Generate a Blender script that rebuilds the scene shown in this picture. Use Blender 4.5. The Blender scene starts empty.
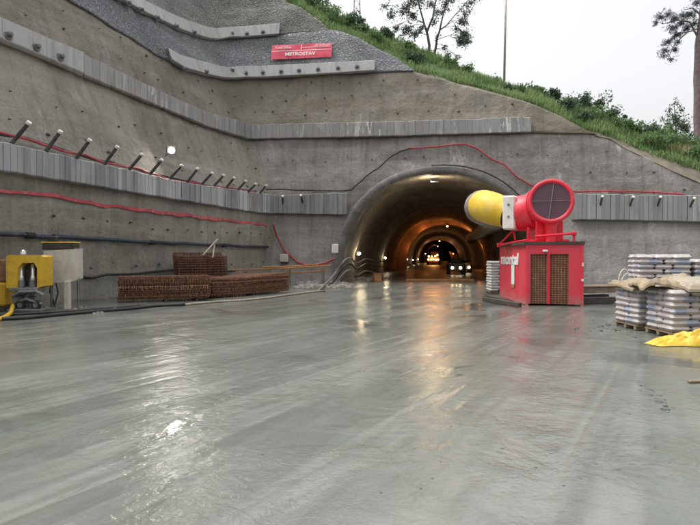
import bpy, math, random
from mathutils import Vector, Matrix, noise
R = math.radians
random.seed(7)
scn = bpy.context.scene
COL = scn.collection

# ------------------------------------------------------------------ camera, sky, sun, exposure
EYE, F, PITCH = 1.6, 560.0, R(0.56)
cam_d = bpy.data.cameras.new('camera'); cam = bpy.data.objects.new('camera', cam_d); COL.objects.link(cam)
cam.location = (0, 0, EYE); cam.rotation_euler = (R(90) - PITCH, 0, 0)
cam_d.sensor_width = 36; cam_d.lens = F / 700 * 36; cam_d.clip_start = .05; cam_d.clip_end = 3000
scn.camera = cam
SUN_EL, SUN_AZ = R(64), R(-76)
world = bpy.data.worlds.new('World'); scn.world = world; world.use_nodes = True
nt = world.node_tree; nt.nodes.clear()
wo = nt.nodes.new('ShaderNodeOutputWorld'); bg = nt.nodes.new('ShaderNodeBackground')
sky = nt.nodes.new('ShaderNodeTexSky'); sky.sky_type = 'NISHITA'; sky.sun_disc = False
sky.sun_elevation = SUN_EL; sky.sun_rotation = SUN_AZ; sky.air_density = 1.5; sky.dust_density = 6.0
hs = nt.nodes.new('ShaderNodeHueSaturation'); hs.inputs['Saturation'].default_value = .12
nt.links.new(sky.outputs[0], hs.inputs['Color']); nt.links.new(hs.outputs[0], bg.inputs[0])
bg.inputs[1].default_value = .15; nt.links.new(bg.outputs[0], wo.inputs[0])
sd = bpy.data.lights.new('sun', 'SUN'); sun = bpy.data.objects.new('sun', sd); COL.objects.link(sun)
sd.energy = .5; sd.angle = R(40); sd.color = (1, .97, .92)
sdir = Vector((math.sin(SUN_AZ) * math.cos(SUN_EL), math.cos(SUN_AZ) * math.cos(SUN_EL), math.sin(SUN_EL)))
sun.rotation_euler = sdir.to_track_quat('Z', 'Y').to_euler()
scn.view_settings.view_transform = 'Standard'; scn.view_settings.look = 'None'
scn.view_settings.gamma = 1; scn.view_settings.use_curve_mapping = False
scn.view_settings.exposure = 0.88

# ------------------------------------------------------------------ helpers
def ray(px, py):
    x = (px - 350) / F; y = (262.5 - py) / F
    return Vector((x, math.cos(PITCH) + y * math.sin(PITCH), -math.sin(PITCH) + y * math.cos(PITCH)))
EYEV = Vector((0, 0, EYE))
def gp(px, py, z=0.0):
    d = ray(px, py); return EYEV + d * ((z - EYE) / d.z)
def at(px, py, Y):
    d = ray(px, py); return EYEV + d * (Y / d.y)
def lerp(a, b, t): return a + (b - a) * t
def nz(p, s=1.0): return noise.noise(Vector(p) * s)

class MB:
    """collects shapes of ONE mesh"""
    def __init__(self): self.v = []; self.f = []; self.m = []; self.uv = []; self.tone = []; self.ci = 0; self.ct = .5
    def add(self, vs, fs, uvs=None):
        b = len(self.v); self.v += [Vector(p) for p in vs]
        self.uv += uvs if uvs else [(0, 0)] * len(vs)
        for q in fs: self.f.append([b + i for i in q]); self.m.append(self.ci); self.tone.append(self.ct)
        return self
    def box(self, c, s, rz=0, M=None, taper=1.0):
        c = Vector(c); hx, hy, hz = s[0] / 2, s[1] / 2, s[2] / 2
        vs = [Vector((sx * hx * (taper if sz > 0 else 1), sy * hy * (taper if sz > 0 else 1), sz * hz)) for sz in (-1, 1) for sx, sy in ((-1, -1), (1, -1), (1, 1), (-1, 1))]
        Rm = M if M else Matrix.Rotation(rz, 3, 'Z')
        return self.add([Rm @ p + c for p in vs], [(3, 2, 1, 0), (4, 5, 6, 7), (0, 1, 5, 4), (1, 2, 6, 5), (2, 3, 7, 6), (3, 0, 4, 7)])
    def bbox(self, c, s, rz=0, b=.02, M=None):
        """box with bevelled edges"""
        c = Vector(c); h = [s[0] / 2, s[1] / 2, s[2] / 2]; b = min(b, min(h) * .9)
        vs = []; idx = {}
        for sx in (-1, 1):
            for sy in (-1, 1):
                for sz in (-1, 1):
                    for ax in range(3):
                        q = [sx * (h[0] - b), sy * (h[1] - b), sz * (h[2] - b)]; q[ax] = (sx, sy, sz)[ax] * h[ax]
                        idx[(sx, sy, sz, ax)] = len(vs); vs.append(Vector(q))
        fs = []
        def quad(ks):
            fs.append([idx[k] for k in ks])
        for ax in range(3):
            a1, a2 = [(1, 2), (2, 0), (0, 1)][ax]
            for sg in (-1, 1):
                ks = []
                for u, w in ((-1, -1), (1, -1), (1, 1), (-1, 1)):
                    q = [0, 0, 0]; q[ax] = sg; q[a1] = u; q[a2] = w; ks.append((*q, ax))
                quad(ks if sg > 0 else ks[::-1])
            for u in (-1, 1):
                for w in (-1, 1):
                    q0 = [0, 0, 0]; q0[a1] = u; q0[a2] = w; q0[ax] = -1; q1 = list(q0); q1[ax] = 1
                    quad([(*q0, a1), (*q1, a1), (*q1, a2), (*q0, a2)])
        for sx in (-1, 1):
            for sy in (-1, 1):
                for sz in (-1, 1): quad([(sx, sy, sz, a) for a in range(3)])
        Rm = M if M else Matrix.Rotation(rz, 3, 'Z')
        return self.add([Rm @ p + c for p in vs], fs)
    def tube(self, pts, r, seg=8, caps=True):
        pts = [Vector(p) for p in pts]; n = len(pts); rs = r if isinstance(r, (list, tuple)) else [r] * n
        vs = []; up = None
        for i, p in enumerate(pts):
            t = (pts[min(i + 1, n - 1)] - pts[max(i - 1, 0)])
            t = t.normalized() if t.length > 1e-6 else Vector((0, 0, 1))
            if up is None: up = Vector((0, 0, 1)) if abs(t.z) < .9 else Vector((1, 0, 0))
            a = t.cross(up)
            if a.length < 1e-4: a = t.cross(Vector((1, .3, 0)))
            a.normalize(); b = a.cross(t).normalized(); up = b
            for k in range(seg):
                an = 2 * math.pi * k / seg; vs.append(p + (a * math.cos(an) + b * math.sin(an)) * rs[i])
        fs = [(i * seg + k, i * seg + (k + 1) % seg, (i + 1) * seg + (k + 1) % seg, (i + 1) * seg + k) for i in range(n - 1) for k in range(seg)]
        if caps: fs += [tuple(range(seg))[::-1], tuple((n - 1) * seg + k for k in range(seg))]
        return self.add(vs, fs)
    def lathe(self, prof, M, seg=32):
        """prof: (radius, axial) pairs; axis = local Z of 4x4 M"""
        vs = []; n = len(prof)
        for r, z in prof:
            for k in range(seg):
                a = 2 * math.pi * k / seg; vs.append(M @ Vector((r * math.cos(a), r * math.sin(a), z)))
        fs = [(i * seg + k, i * seg + (k + 1) % seg, (i + 1) * seg + (k + 1) % seg, (i + 1) * seg + k) for i in range(n - 1) for k in range(seg)]
        return self.add(vs, fs)
    def grid(self, fn, nu, nv, uvf=None):
        vs = [fn(i / nu, j / nv) for j in range(nv + 1) for i in range(nu + 1)]
        uv = [uvf(i / nu, j / nv) for j in range(nv + 1) for i in range(nu + 1)] if uvf else None
        fs = [(j * (nu + 1) + i, j * (nu + 1) + i + 1, (j + 1) * (nu + 1) + i + 1, (j + 1) * (nu + 1) + i) for j in range(nv) for i in range(nu)]
        return self.add(vs, fs, uv)

WLOC = {}
def link(name, mb, mats, parent=None, local=False, smooth=False, origin=None):
    """links the builder as ONE mesh object; world coordinates unless local"""
    off = Vector((0, 0, 0))
    if parent is not None and not local: off = WLOC[parent.name]
    if parent is None: off = Vector(origin) if origin else sum(mb.v, Vector()) / max(1, len(mb.v))
    if parent is None and not origin: off.z = min(p.z for p in mb.v)
    me = bpy.data.meshes.new(name); me.from_pydata([p - off for p in mb.v], [], mb.f)
    uvl = me.uv_layers.new(name='UVMap')
    vi = [0] * len(me.loops); me.loops.foreach_get('vertex_index', vi)
    flat = []
    for i in vi: flat += mb.uv[i]
    uvl.data.foreach_set('uv', flat)
    at_ = me.attributes.new('tone', 'FLOAT', 'FACE'); at_.data.foreach_set('value', mb.tone)
    mats = mats if isinstance(mats, (list, tuple)) else [mats]
    for m in mats: me.materials.append(m)
    me.polygons.foreach_set('material_index', mb.m)
    me.polygons.foreach_set('use_smooth', [smooth] * len(me.polygons))
    me.update()
    o = bpy.data.objects.new(name, me); COL.objects.link(o)
    if parent is not None: o.parent = parent; WLOC[o.name] = WLOC[parent.name] if not local else Vector()
    else: o.location = off; WLOC[o.name] = off
    return o
def sub(name, mb, mats, part, smooth=False):
    """a sub-part: shares its part's frame"""
    return link(name, mb, mats, part, smooth=smooth)
def thing(name, label, cat, loc=(0, 0, 0), rz=0, group=None):
    o = bpy.data.objects.new(name, None); COL.objects.link(o); o.empty_display_size = .2
    o.location = loc; o.rotation_euler = (0, 0, rz); WLOC[o.name] = Vector(loc)
    return tag(o, label, cat, group)
def tag(o, label, cat, group=None):
    o['label'] = label; o['category'] = cat
    if group: o['group'] = group
    return o
def kind(o, k): o['kind'] = k; return o
def dup(root, loc=None, rz=None, label=None, group=None):
    r = root.copy(); COL.objects.link(r)
    if loc is not None: r.location = loc
    if rz is not None: r.rotation_euler = (0, 0, rz)
    if label: r['label'] = label
    if group: r['group'] = group
    for ch in root.children:
        c = ch.copy(); COL.objects.link(c); c.parent = r
        for g in ch.children:
            d = g.copy(); COL.objects.link(d); d.parent = c
    return r

# ------------------------------------------------------------------ materials
class NT:
    def __init__(self, name):
        self.mat = bpy.data.materials.new(name); self.mat.use_nodes = True
        self.t = self.mat.node_tree; self.b = self.t.nodes['Principled BSDF']
    def n(self, typ, **kw):
        o = self.t.nodes.new(typ)
        for k, v in kw.items():
            if k in o.inputs: o.inputs[k].default_value = v
            else: setattr(o, k, v)
        return o
    def l(self, a, b): self.t.links.new(a, b)
    def coord(self, out='Object', scale=(1, 1, 1), rot=(0, 0, 0)):
        c = self.n('ShaderNodeTexCoord'); m = self.n('ShaderNodeMapping')
        m.inputs['Scale'].default_value = scale if rot == (0, 0, 0) else tuple(1 / c for c in scale); m.inputs['Rotation'].default_value = rot; m.vector_type = 'POINT' if rot == (0, 0, 0) else 'TEXTURE'
        self.l(c.outputs[out], m.inputs[0]); return m.outputs[0]
    def noise(self, vec, scale, detail=6, rough=.6, dist=0):
        o = self.n('ShaderNodeTexNoise'); o.inputs['Scale'].default_value = scale; o.inputs['Detail'].default_value = detail
        o.inputs['Roughness'].default_value = rough; o.inputs['Distortion'].default_value = dist
        self.l(vec, o.inputs['Vector']); return o.outputs['Fac']
    def ramp(self, fac, stops):
        o = self.n('ShaderNodeValToRGB'); e = o.color_ramp.elements
        while len(e) < len(stops): e.new(.5)
        for el, (p, c) in zip(e, stops):
            el.position = p; el.color = (*c, 1) if isinstance(c, (tuple, list)) else (c, c, c, 1)
        self.l(fac, o.inputs[0]); return o.outputs[0]
    def mix(self, fac, a, b, blend='MIX'):
        o = self.n('ShaderNodeMix', data_type='RGBA', blend_type=blend)
        for s, i in ((fac, 0), (a, 6), (b, 7)):
            if isinstance(s, (int, float)): o.inputs[i].default_value = s
            elif isinstance(s, (tuple, list)): o.inputs[i].default_value = (*s, 1)
            else: self.l(s, o.inputs[i])
        return o.outputs[2]
    def math(self, op, a, b=0.0):
        o = self.n('ShaderNodeMath', operation=op)
        for s, i in ((a, 0), (b, 1)):
            if isinstance(s, (int, float)): o.inputs[i].default_value = s
            else: self.l(s, o.inputs[i])
        return o.outputs[0]
    def bump(self, h, strength=.4, dist=.05, prev=None):
        o = self.n('ShaderNodeBump'); o.inputs['Strength'].default_value = strength; o.inputs['Distance'].default_value = dist
        self.l(h, o.inputs['Height'])
        if prev: self.l(prev, o.inputs['Normal'])
        return o.outputs[0]
    def out(self, col=None, rough=None, nrm=None, metal=None, spec=None):
        for s, k in ((col, 'Base Color'), (rough, 'Roughness'), (nrm, 'Normal'), (metal, 'Metallic'), (spec, 'Specular IOR Level')):
            if s is None: continue
            if isinstance(s, (int, float)): self.b.inputs[k].default_value = s
            elif isinstance(s, (tuple, list)): self.b.inputs[k].default_value = (*s, 1)
            else: self.l(s, self.b.inputs[k])
        return self.mat

def shotcrete(name, dark, mid, light, white=.0, bumpd=.08, grain=9.0, stain=.5, gravel=0, warm=None):
    m = NT(name); o = m.coord('Object'); uv = m.coord('UV')
    big = m.noise(o, .22, 5, .62, .4)
    col = m.ramp(big, [(.3, dark), (.5, mid), (.72, light)])
    if warm:
        wf = m.ramp(m.noise(m.coord('Object', (.6, .6, 1.6)), .14, 4, .6), [(.46, 0), (.62, 1)])
        col = m.mix(m.math('MULTIPLY', wf, .75), col, warm)
    # vertical run-off streaks
    st = m.noise(m.coord('UV', (1.3, .1, 1)), 1.6, 6, .7, .2)
    col = m.mix(m.math('MULTIPLY', m.ramp(st, [(.48, 0), (.72, 1)]), stain), col, tuple(c * .5 for c in dark))
    # horizontal spray bands
    hb = m.noise(m.coord('UV', (.05, 1.0, 1)), 1.1, 4, .6, .6)
    col = m.mix(m.math('MULTIPLY', m.ramp(hb, [(.5, 0), (.7, 1)]), .4), col, tuple(c * 1.25 for c in light))
    if white:
        w = m.math('MULTIPLY', m.ramp(m.noise(m.coord('UV', (.8, .45, 1)), .9, 8, .72, .5), [(.56, 0), (.66, 1)]), m.ramp(m.noise(uv, .2, 2), [(.44, 0), (.58, 1)]))
        col = m.mix(m.math('MULTIPLY', w, white), col, (.5, .49, .46))
    fine = m.noise(o, grain, 5, .7)
    col = m.mix(.38, col, m.ramp(fine, [(.3, .3), (.7, .72)]), 'OVERLAY')
    if gravel:
        vo = m.n('ShaderNodeTexVoronoi'); vo.inputs['Scale'].default_value = 9.5; wv = m.n('ShaderNodeVectorMath', operation='MULTIPLY_ADD'); wn = m.n('ShaderNodeTexNoise'); wn.inputs['Scale'].default_value = 4; m.l(o, wn.inputs['Vector']); m.l(wn.outputs['Color'], wv.inputs[0]); wv.inputs[1].default_value = (.3, .3, .3); m.l(o, wv.inputs[2]); m.l(wv.outputs[0], vo.inputs['Vector'])
        pt = m.ramp(vo.outputs['Distance'], [(.1, .95), (.45, .25)])
        col = m.mix(gravel, col, pt, 'OVERLAY')
        nb = m.bump(vo.outputs['Distance'], 1.0, .1)
    else:
        nb = m.bump(m.noise(m.coord('UV', (.3, 1.2, 1)), .9, 6, .65, 1.2), .6, .08); nb = m.bump(m.noise(o, 1.1, 4, .6, .5), .7, .14, nb); nb = m.bump(m.noise(o, 2.6, 7, .6, .3), .6, bumpd, nb)
    nb = m.bump(fine, .35, .025, nb)
    return m.out(col, .82, nb, spec=.3)

def simple(name, col, rough=.5, var=.25, scale=6, metal=0, bump=.0, dirt=None, dirt_amt=.5, spec=.5, dscale=3):
    m = NT(name); o = m.coord('Object')
    f = m.noise(o, scale, 6, .65)
    c = m.mix(m.ramp(f, [(.3, 0), (.7, 1)]), tuple(x * (1 - var) for x in col), tuple(min(1, x * (1 + var)) for x in col))
    if dirt:
        d = m.ramp(m.noise(o, dscale, 8, .72, .6), [(.5, 0), (.66, 1)])
        c = m.mix(m.math('MULTIPLY', d, dirt_amt), c, dirt)
    r = m.ramp(m.noise(o, scale * .7, 4), [(.3, max(.04, rough - .12)), (.7, min(1, rough + .12))])
    nb = m.bump(f, bump, .02) if bump else None
    return m.out(c, r, nb, metal, spec)
def emit(name, col, s):
    m = NT(name); m.b.inputs['Emission Color'].default_value = (*col, 1); m.b.inputs['Emission Strength'].default_value = s
    return m.out((.8, .8, .8), .4)

M = {}
M['wall_low'] = shotcrete('shotcrete lower', (.185, .172, .145), (.285, .268, .23), (.38, .36, .315), .45, .09)
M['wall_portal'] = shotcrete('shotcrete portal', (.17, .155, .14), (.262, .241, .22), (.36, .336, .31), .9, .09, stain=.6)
M['wall_brown'] = shotcrete('shotcrete brown', (.155, .14, .108), (.236, .213, .172), (.3, .275, .228), .2, .1, warm=(.21, .18, .132))
M['wall_grey'] = shotcrete('shotcrete raw grey', (.24, .245, .255), (.32, .327, .338), (.4, .407, .415), 0, .1, 6, .15, gravel=.6)
M['wall_top'] = shotcrete('shotcrete raw olive', (.2, .2, .182), (.27, .27, .245), (.34, .337, .305), 0, .1, 6, .15, gravel=.55)
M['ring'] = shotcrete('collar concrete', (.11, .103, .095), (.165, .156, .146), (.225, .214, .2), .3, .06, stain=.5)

def beam_mat(name, base, pale, amt, streak):
    m = NT(name); o = m.coord('Object')
    a = m.n('ShaderNodeAttribute', attribute_name='tone')
    col = m.mix(m.ramp(m.noise(o, .8, 6, .65), [(.3, 0), (.7, 1)]), tuple(c * .75 for c in base), base)
    tn = m.ramp(a.outputs['Fac'], [(.25, 0), (.95, 1)])
    col = m.mix(m.math('MULTIPLY', tn, amt), col, pale)
    if streak:
        w = m.math('MULTIPLY', m.ramp(m.noise(m.coord('UV', (3.0, .55, 1)), 1.0, 5, .7, .1), [(.53, 0), (.6, 1)]), m.ramp(m.noise(m.coord('UV', (1, 0, 1)), .22, 2), [(.46, 0), (.6, 1)]))
        col = m.mix(m.math('MULTIPLY', w, streak), col, (.72, .71, .68))
    d = m.ramp(m.noise(m.coord('UV', (2.5, .3, 1)), 1.2, 6, .7), [(.5, 0), (.75, 1)])
    col = m.mix(m.math('MULTIPLY', d, .5), col, (.11, .1, .09))
    return m.out(col, .75, m.bump(m.noise(o, 8, 6, .7), .5, .03))
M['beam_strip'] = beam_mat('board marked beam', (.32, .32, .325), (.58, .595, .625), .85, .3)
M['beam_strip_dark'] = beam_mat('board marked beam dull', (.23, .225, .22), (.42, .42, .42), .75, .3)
M['beam_white'] = beam_mat('pale anchor beam', (.47, .465, .45), (.62, .62, .61), .6, .15)
M['beam_stained'] = beam_mat('stained beam', (.29, .28, .268), (.5, .49, .47), .6, 1.0)

# wet ground
def ground_mat():
    m = NT('wet concrete mud'); ang = R(-25)
    o = m.coord('Object'); sv = m.coord('Object', (1.3, .12, 1), (0, 0, R(-24)))
    sv2 = m.coord('Object', (2.4, .17, 1), (0, 0, R(-33)))
    broad = m.noise(o, .16, 5, .6, .8); trk = m.noise(sv, 1.0, 6, .62, .9); trk2 = m.noise(sv2, 1.1, 5, .6, .6)
    col = m.ramp(broad, [(.3, (.098, .107, .094)), (.5, (.13, .141, .125)), (.7, (.165, .174, .156))])
    col = m.mix(m.math('MULTIPLY', m.ramp(trk, [(.45, 0), (.66, 1)]), .35), col, (.225, .23, .21))
    col = m.mix(m.math('MULTIPLY', m.ramp(trk2, [(.5, 0), (.7, 1)]), .38), col, (.1, .105, .093))
    sp = m.noise(o, 5, 8, .75, .5)
    col = m.mix(m.math('MULTIPLY', m.ramp(sp, [(.6, 0), (.74, 1)]), .45), col, (.1, .1, .09))
    mud = m.math('MULTIPLY', m.ramp(m.noise(o, 1.5, 9, .74, 1.0), [(.55, 0), (.6, 1)]), m.ramp(m.noise(o, .21, 3, .5), [(.42, 0), (.6, 1)]))
    col = m.mix(m.math('MULTIPLY', mud, .5), col, (.085, .082, .07))
    grit = m.noise(o, 42, 4, .7)
    col = m.mix(.35, col, m.ramp(grit, [(.3, .35), (.7, .66)]), 'OVERLAY')
    lane = m.ramp(m.noise(m.coord('Object', (1.25, .06, 1), (0, 0, R(-31))), 1.0, 3, .5, .35), [(.5, 0), (.56, 1), (.59, 1), (.66, 0)])
    lane = m.math('MULTIPLY', lane, m.ramp(m.noise(o, .9, 5, .7, .6), [(.36, 0), (.56, 1)]))
    col = m.mix(m.math('MULTIPLY', lane, .3), col, (.3, .305, .28))
    pud = m.noise(o, .42, 6, .66, .9)
    pm = m.ramp(pud, [(.37, 1), (.41, 0)])
    damp = m.ramp(pud, [(.4, 1), (.6, 0)])
    col = m.mix(m.math('MULTIPLY', pm, .4), col, (.085, .09, .08))
    r2 = m.mix(pm, m.mix(damp, (.23, .23, .23), (.12, .12, .12)), (.06, .06, .06))
    dry = m.math('SUBTRACT', 1.0, m.math('MULTIPLY', pm, .8))
    def bp_(h, d, st, prev=None):
        b = m.n('ShaderNodeBump'); b.inputs['Distance'].default_value = d; m.l(h, b.inputs['Height']); m.l(m.math('MULTIPLY', dry, st), b.inputs['Strength'])
        if prev: m.l(prev, b.inputs['Normal'])
        return b.outputs[0]
    pat = m.ramp(m.noise(o, .5, 4, .6, 1.0), [(.46, .15), (.6, 1)])
    nb = bp_(m.noise(o, 1.1, 6, .6, .5), .05, .5); nb = bp_(trk, .045, .5, nb); nb = bp_(m.math('MULTIPLY', lane, -1.0), .012, .8, nb)
    nb = bp_(m.math('MULTIPLY', pat, m.noise(o, 6.0, 5, .6, 1.2)), .03, .6, nb); nb = bp_(m.noise(o, 28, 4, .6), .005, .5, nb)
    return m.out(col, r2, nb, spec=.5)
M['ground'] = ground_mat()
M['tfloor'] = simple('tunnel mud', (.09, .075, .06), .4, .4, 1.2, bump=.5)
def lining_mat():
    m = NT('tunnel lining'); o = m.coord('Object'); uv = m.coord('UV')
    col = m.ramp(m.noise(o, .35, 6, .65, .5), [(.3, (.19, .168, .148)), (.5, (.29, .26, .232)), (.7, (.385, .35, .315))])
    d = m.ramp(m.noise(m.coord('UV', (.25, 1.6, 1)), 1.0, 5, .7, .3), [(.48, 0), (.7, 1)])
    col = m.mix(m.math('MULTIPLY', d, .6), col, (.07, .06, .05))
    w = m.n('ShaderNodeTexWave', bands_direction='X', wave_profile='SAW'); w.inputs['Scale'].default_value = .5; w.inputs['Distortion'].default_value = 1.5; m.l(uv, w.inputs['Vector'])
    col = m.mix(m.math('MULTIPLY', m.ramp(w.outputs['Fac'], [(.75, 0), (1, 1)]), .3), col, (.08, .07, .06))
    nb = m.bump(w.outputs['Fac'], .3, .05); nb = m.bump(m.noise(o, 3, 8, .7), .8, .06, nb)
    return m.out(col, .85, nb, spec=.2)
M['lining'] = lining_mat()
M['rib'] = simple('rib concrete', (.34, .24, .16), .6, .3, 1.5, bump=.6)
M['grassblade'] = None
def leafmat(name, c1, c2, tr=.3):
    m = NT(name); a = m.n('ShaderNodeAttribute', attribute_name='tone')
    c = m.mix(a.outputs['Fac'], c1, c2)
    m.out(c, .55, spec=.3)
    tb = m.n('ShaderNodeBsdfTranslucent'); m.l(c, tb.inputs[0]); mx = m.n('ShaderNodeMixShader'); mx.inputs[0].default_value = tr
    out = m.t.nodes['Material Output']; m.l(m.b.outputs[0], mx.inputs[1]); m.l(tb.outputs[0], mx.inputs[2]); m.l(mx.outputs[0], out.inputs[0])
    return m.mat
M['grass'] = leafmat('grass blades', (.12, .21, .07), (.32, .41, .18), .45)
M['dry'] = leafmat('dry grass', (.3, .25, .12), (.46, .4, .22))
M['leaf_shrub'] = leafmat('shrub leaves', (.085, .165, .06), (.23, .33, .14), .4)
M['leaf_dark'] = leafmat('dark shrub leaves', (.06, .105, .06), (.16, .22, .13), .4)
M['leaf_birch'] = leafmat('thin tree leaves', (.09, .115, .095), (.17, .21, .16), .25)
M['needle'] = leafmat('pine needles', (.045, .06, .07), (.1, .12, .125), .1)
M['bark'] = simple('bark', (.1, .085, .08), .85, .35, 5, bump=.8)
M['bark_pine'] = simple('pine bark', (.2, .15, .15), .85, .35, 4, bump=1.0)
M['soil'] = simple('bare soil', (.2, .17, .13), .9, .35, 1.8, bump=1.0, dirt=(.16, .18, .1))
M['turf'] = simple('turf', (.06, .11, .035), .9, .4, 1.5, bump=1.0)
M['steel_tube'] = simple('dark steel tube', (.075, .072, .07), .55, .35, 8, .3, dirt=(.2, .17, .14))
M['cap_pale'] = simple('pale tube end', (.72, .7, .6), .6, .2, 12)
M['plate'] = simple('anchor plate', (.07, .065, .06), .6, .4, 10, .2)
M['anchor'] = simple('anchor head steel', (.16, .16, .165), .5, .3, 9, .3)
M['cable_black'] = simple('black cable', (.025, .024, .026), .5, .3, 6)
M['cable_grey'] = simple('grey cable', (.2, .19, .18), .6, .3, 6)
M['cable_red'] = simple('red cable', (.42, .05, .06), .5, .35, 4, dirt=(.1, .03, .03), dirt_amt=.6)
M['tape_red'] = simple('red tape', (.6, .1, .13), .5, .3, 3, dirt=(.6, .5, .5), dirt_amt=.35)
M['pipe_blue'] = simple('dark blue pipe', (.03, .04, .065), .45, .3, 5, dirt=(.12, .12, .13))
M['red'] = simple('red paint', (.7, .02, .045), .38, .12, 3, dirt=(.3, .03, .03), dirt_amt=.5, dscale=2)
def muddy(name, col, rough):
    m = NT(name); o = m.coord('Object'); sx = m.n('ShaderNodeSeparateXYZ'); m.l(o, sx.inputs[0])
    c = m.mix(m.ramp(m.noise(o, 1.6, 6, .7), [(.35, 0), (.7, .55)]), col, tuple(min(1, x * .8 + .07) for x in col))
    c = m.mix(m.math('MULTIPLY', m.ramp(m.noise(m.coord('Object', (7, 7, .5)), 1.3, 7, .75), [(.55, 0), (.72, 1)]), .55), c, (.34, .1, .09))
    zf = m.ramp(m.math('ADD', m.math('MULTIPLY', sx.outputs[2], .8), m.math('MULTIPLY', m.noise(o, 5, 7, .75), .9)), [(.42, 1), (.75, 0)])
    c = m.mix(m.math('MULTIPLY', zf, .75), c, (.27, .21, .18))
    sp = m.ramp(m.noise(o, 16, 4, .7), [(.68, 0), (.72, 1)])
    c = m.mix(m.math('MULTIPLY', sp, .5), c, (.3, .2, .17))
    return m.out(c, m.ramp(m.noise(o, 3, 5), [(.3, rough - .1), (.7, rough + .2)]), m.bump(m.noise(o, 1.2, 3), .25, .03))
M['red_box'] = muddy('red container paint', (.68, .028, .055), .42)
M['red_dirty'] = simple('red paint dusty', (.72, .03, .06), .42, .15, 3, dirt=(.42, .24, .2), dirt_amt=.3, dscale=1.7)
M['white'] = simple('white paint', (.74, .72, .69), .5, .1, 5, dirt=(.4, .36, .3), dirt_amt=.4)
M['letter'] = simple('white lettering', (.82, .79, .77), .5, .06, 9)
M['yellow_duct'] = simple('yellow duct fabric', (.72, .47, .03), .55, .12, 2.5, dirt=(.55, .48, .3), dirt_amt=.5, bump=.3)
M['shaded_duct'] = simple('shaded duct fabric', (.25, .22, .19), .6, .15, 2.5, bump=.3)  # duct fabric with the shade of the bend put into its colour
M['yellow'] = simple('yellow machine paint', (.68, .42, .03), .45, .15, 5, dirt=(.3, .22, .08), dirt_amt=.6)
M['tarp_yellow'] = simple('yellow tarp', (.62, .4, .03), .45, .2, 5, dirt=(.5, .36, .08), dirt_amt=.4, bump=.3)
M['rust'] = simple('rusty steel', (.13, .06, .036), .9, .45, 5, dirt=(.24, .115, .06), dirt_amt=.7)
M['rust_light'] = simple('light rusty steel', (.29, .15, .085), .9, .35, 6, dirt=(.18, .08, .045))
M['rust_mat'] = simple('rusty filter mat', (.24, .11, .065), .9, .35, 8, bump=.6, dirt=(.33, .19, .12))
M['timber'] = simple('weathered timber', (.22, .165, .11), .85, .3, 7, bump=.5, dirt=(.09, .07, .05))
M['timber_dark'] = simple('wet dark timber', (.055, .045, .038), .7, .35, 6, bump=.5)
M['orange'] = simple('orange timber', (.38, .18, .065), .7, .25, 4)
M['black'] = simple('black rubber', (.02, .02, .02), .6, .3, 7)
M['dark_mesh'] = simple('intake mesh', (.1, .045, .065), .6, .3, 40, bump=.4)
M['grey_metal'] = simple('grey metal', (.22, .225, .22), .5, .3, 7, .4, dirt=(.1, .09, .08))
M['chrome'] = simple('bright cylinder steel', (.7, .71, .72), .25, .1, 7, .6)
M['cream'] = simple('cream tank paint', (.6, .56, .48), .55, .12, 4, dirt=(.36, .28, .17), dirt_amt=.6)
M['galv'] = simple('galvanised pole', (.42, .37, .31), .5, .2, 6, .2)
M['sheet_brown'] = simple('brown sheet', (.3, .235, .15), .75, .25, 5, bump=.5, dirt=(.14, .11, .075), dirt_amt=.7)
M['sheet_beige'] = simple('beige sheet', (.33, .28, .21), .7, .25, 5, bump=.5, dirt=(.28, .23, .16))
M['rubble'] = simple('rubble', (.22, .2, .18), .9, .35, 3, bump=.8)
M['mud'] = simple('dark mud', (.07, .068, .062), .5, .35, 6, bump=.8)
M['banner'] = simple('red banner', (.78, .075, .13), .5, .1, 2, dirt=(.7, .2, .24), dirt_amt=.4)
M['headlamp'] = emit('lamp lens', (1, .93, .8), 110)
M['warmlamp'] = emit('warm lamp lens', (1, .78, .42), 16)
M['crownlamp'] = emit('crown lamp lens', (1, .85, .55), 8)
M['orangelamp'] = emit('orange lamp lens', (1, .45, .12), 14)
M['vehlamp'] = emit('vehicle lamp lens', (1, .82, .5), 7)

# ------------------------------------------------------------------ wall surface: two battered planes meeting in a rounded corner
C0 = Vector((-5.14, 36.0)); dL = Vector((.276, .961)).normalized(); dP = Vector((.989, -.148)).normalized()
nL = Vector((dL.y, -dL.x)); nP = Vector((dP.y, -dP.x))          # both point to the open side
ZK, BL, BP = 4.3, .40, .20
def hL(z): return BL * max(0.0, z - ZK)
def hP(z): return BP * z
def corner(z, off=0.0):
    a, b = -hL(z) + off, -hP(z) + off
    det = nL.x * nP.y - nL.y * nP.x
    return C0 + Vector(((a * nP.y - b * nL.y) / det, (nL.x * b - nP.x * a) / det))
def S(s, z, off=0.0):
    c = corner(z, off); r = .4 + .13 * max(0, z - ZK)
    if s < -r: p = c + dL * s
    elif s > r: p = c + dP * s
    else:
        t = (s + r) / (2 * r); a = c - dL * r; b = c + dP * r
        p = a * (1 - t) ** 2 + c * 2 * t * (1 - t) + b * t * t
    return Vector((p.x, p.y, z))
def along(s, z, z0=0.0):
    d = corner(z) - corner(z0); w = min(1.0, abs(s) / 4.0)
    return w * d.dot(dL if s < 0 else dP)
def nrm(s, z):
    return nL.lerp(nP, 0 if s < -1 else 1 if s > 1 else (s + 1) / 2).normalized()
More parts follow.
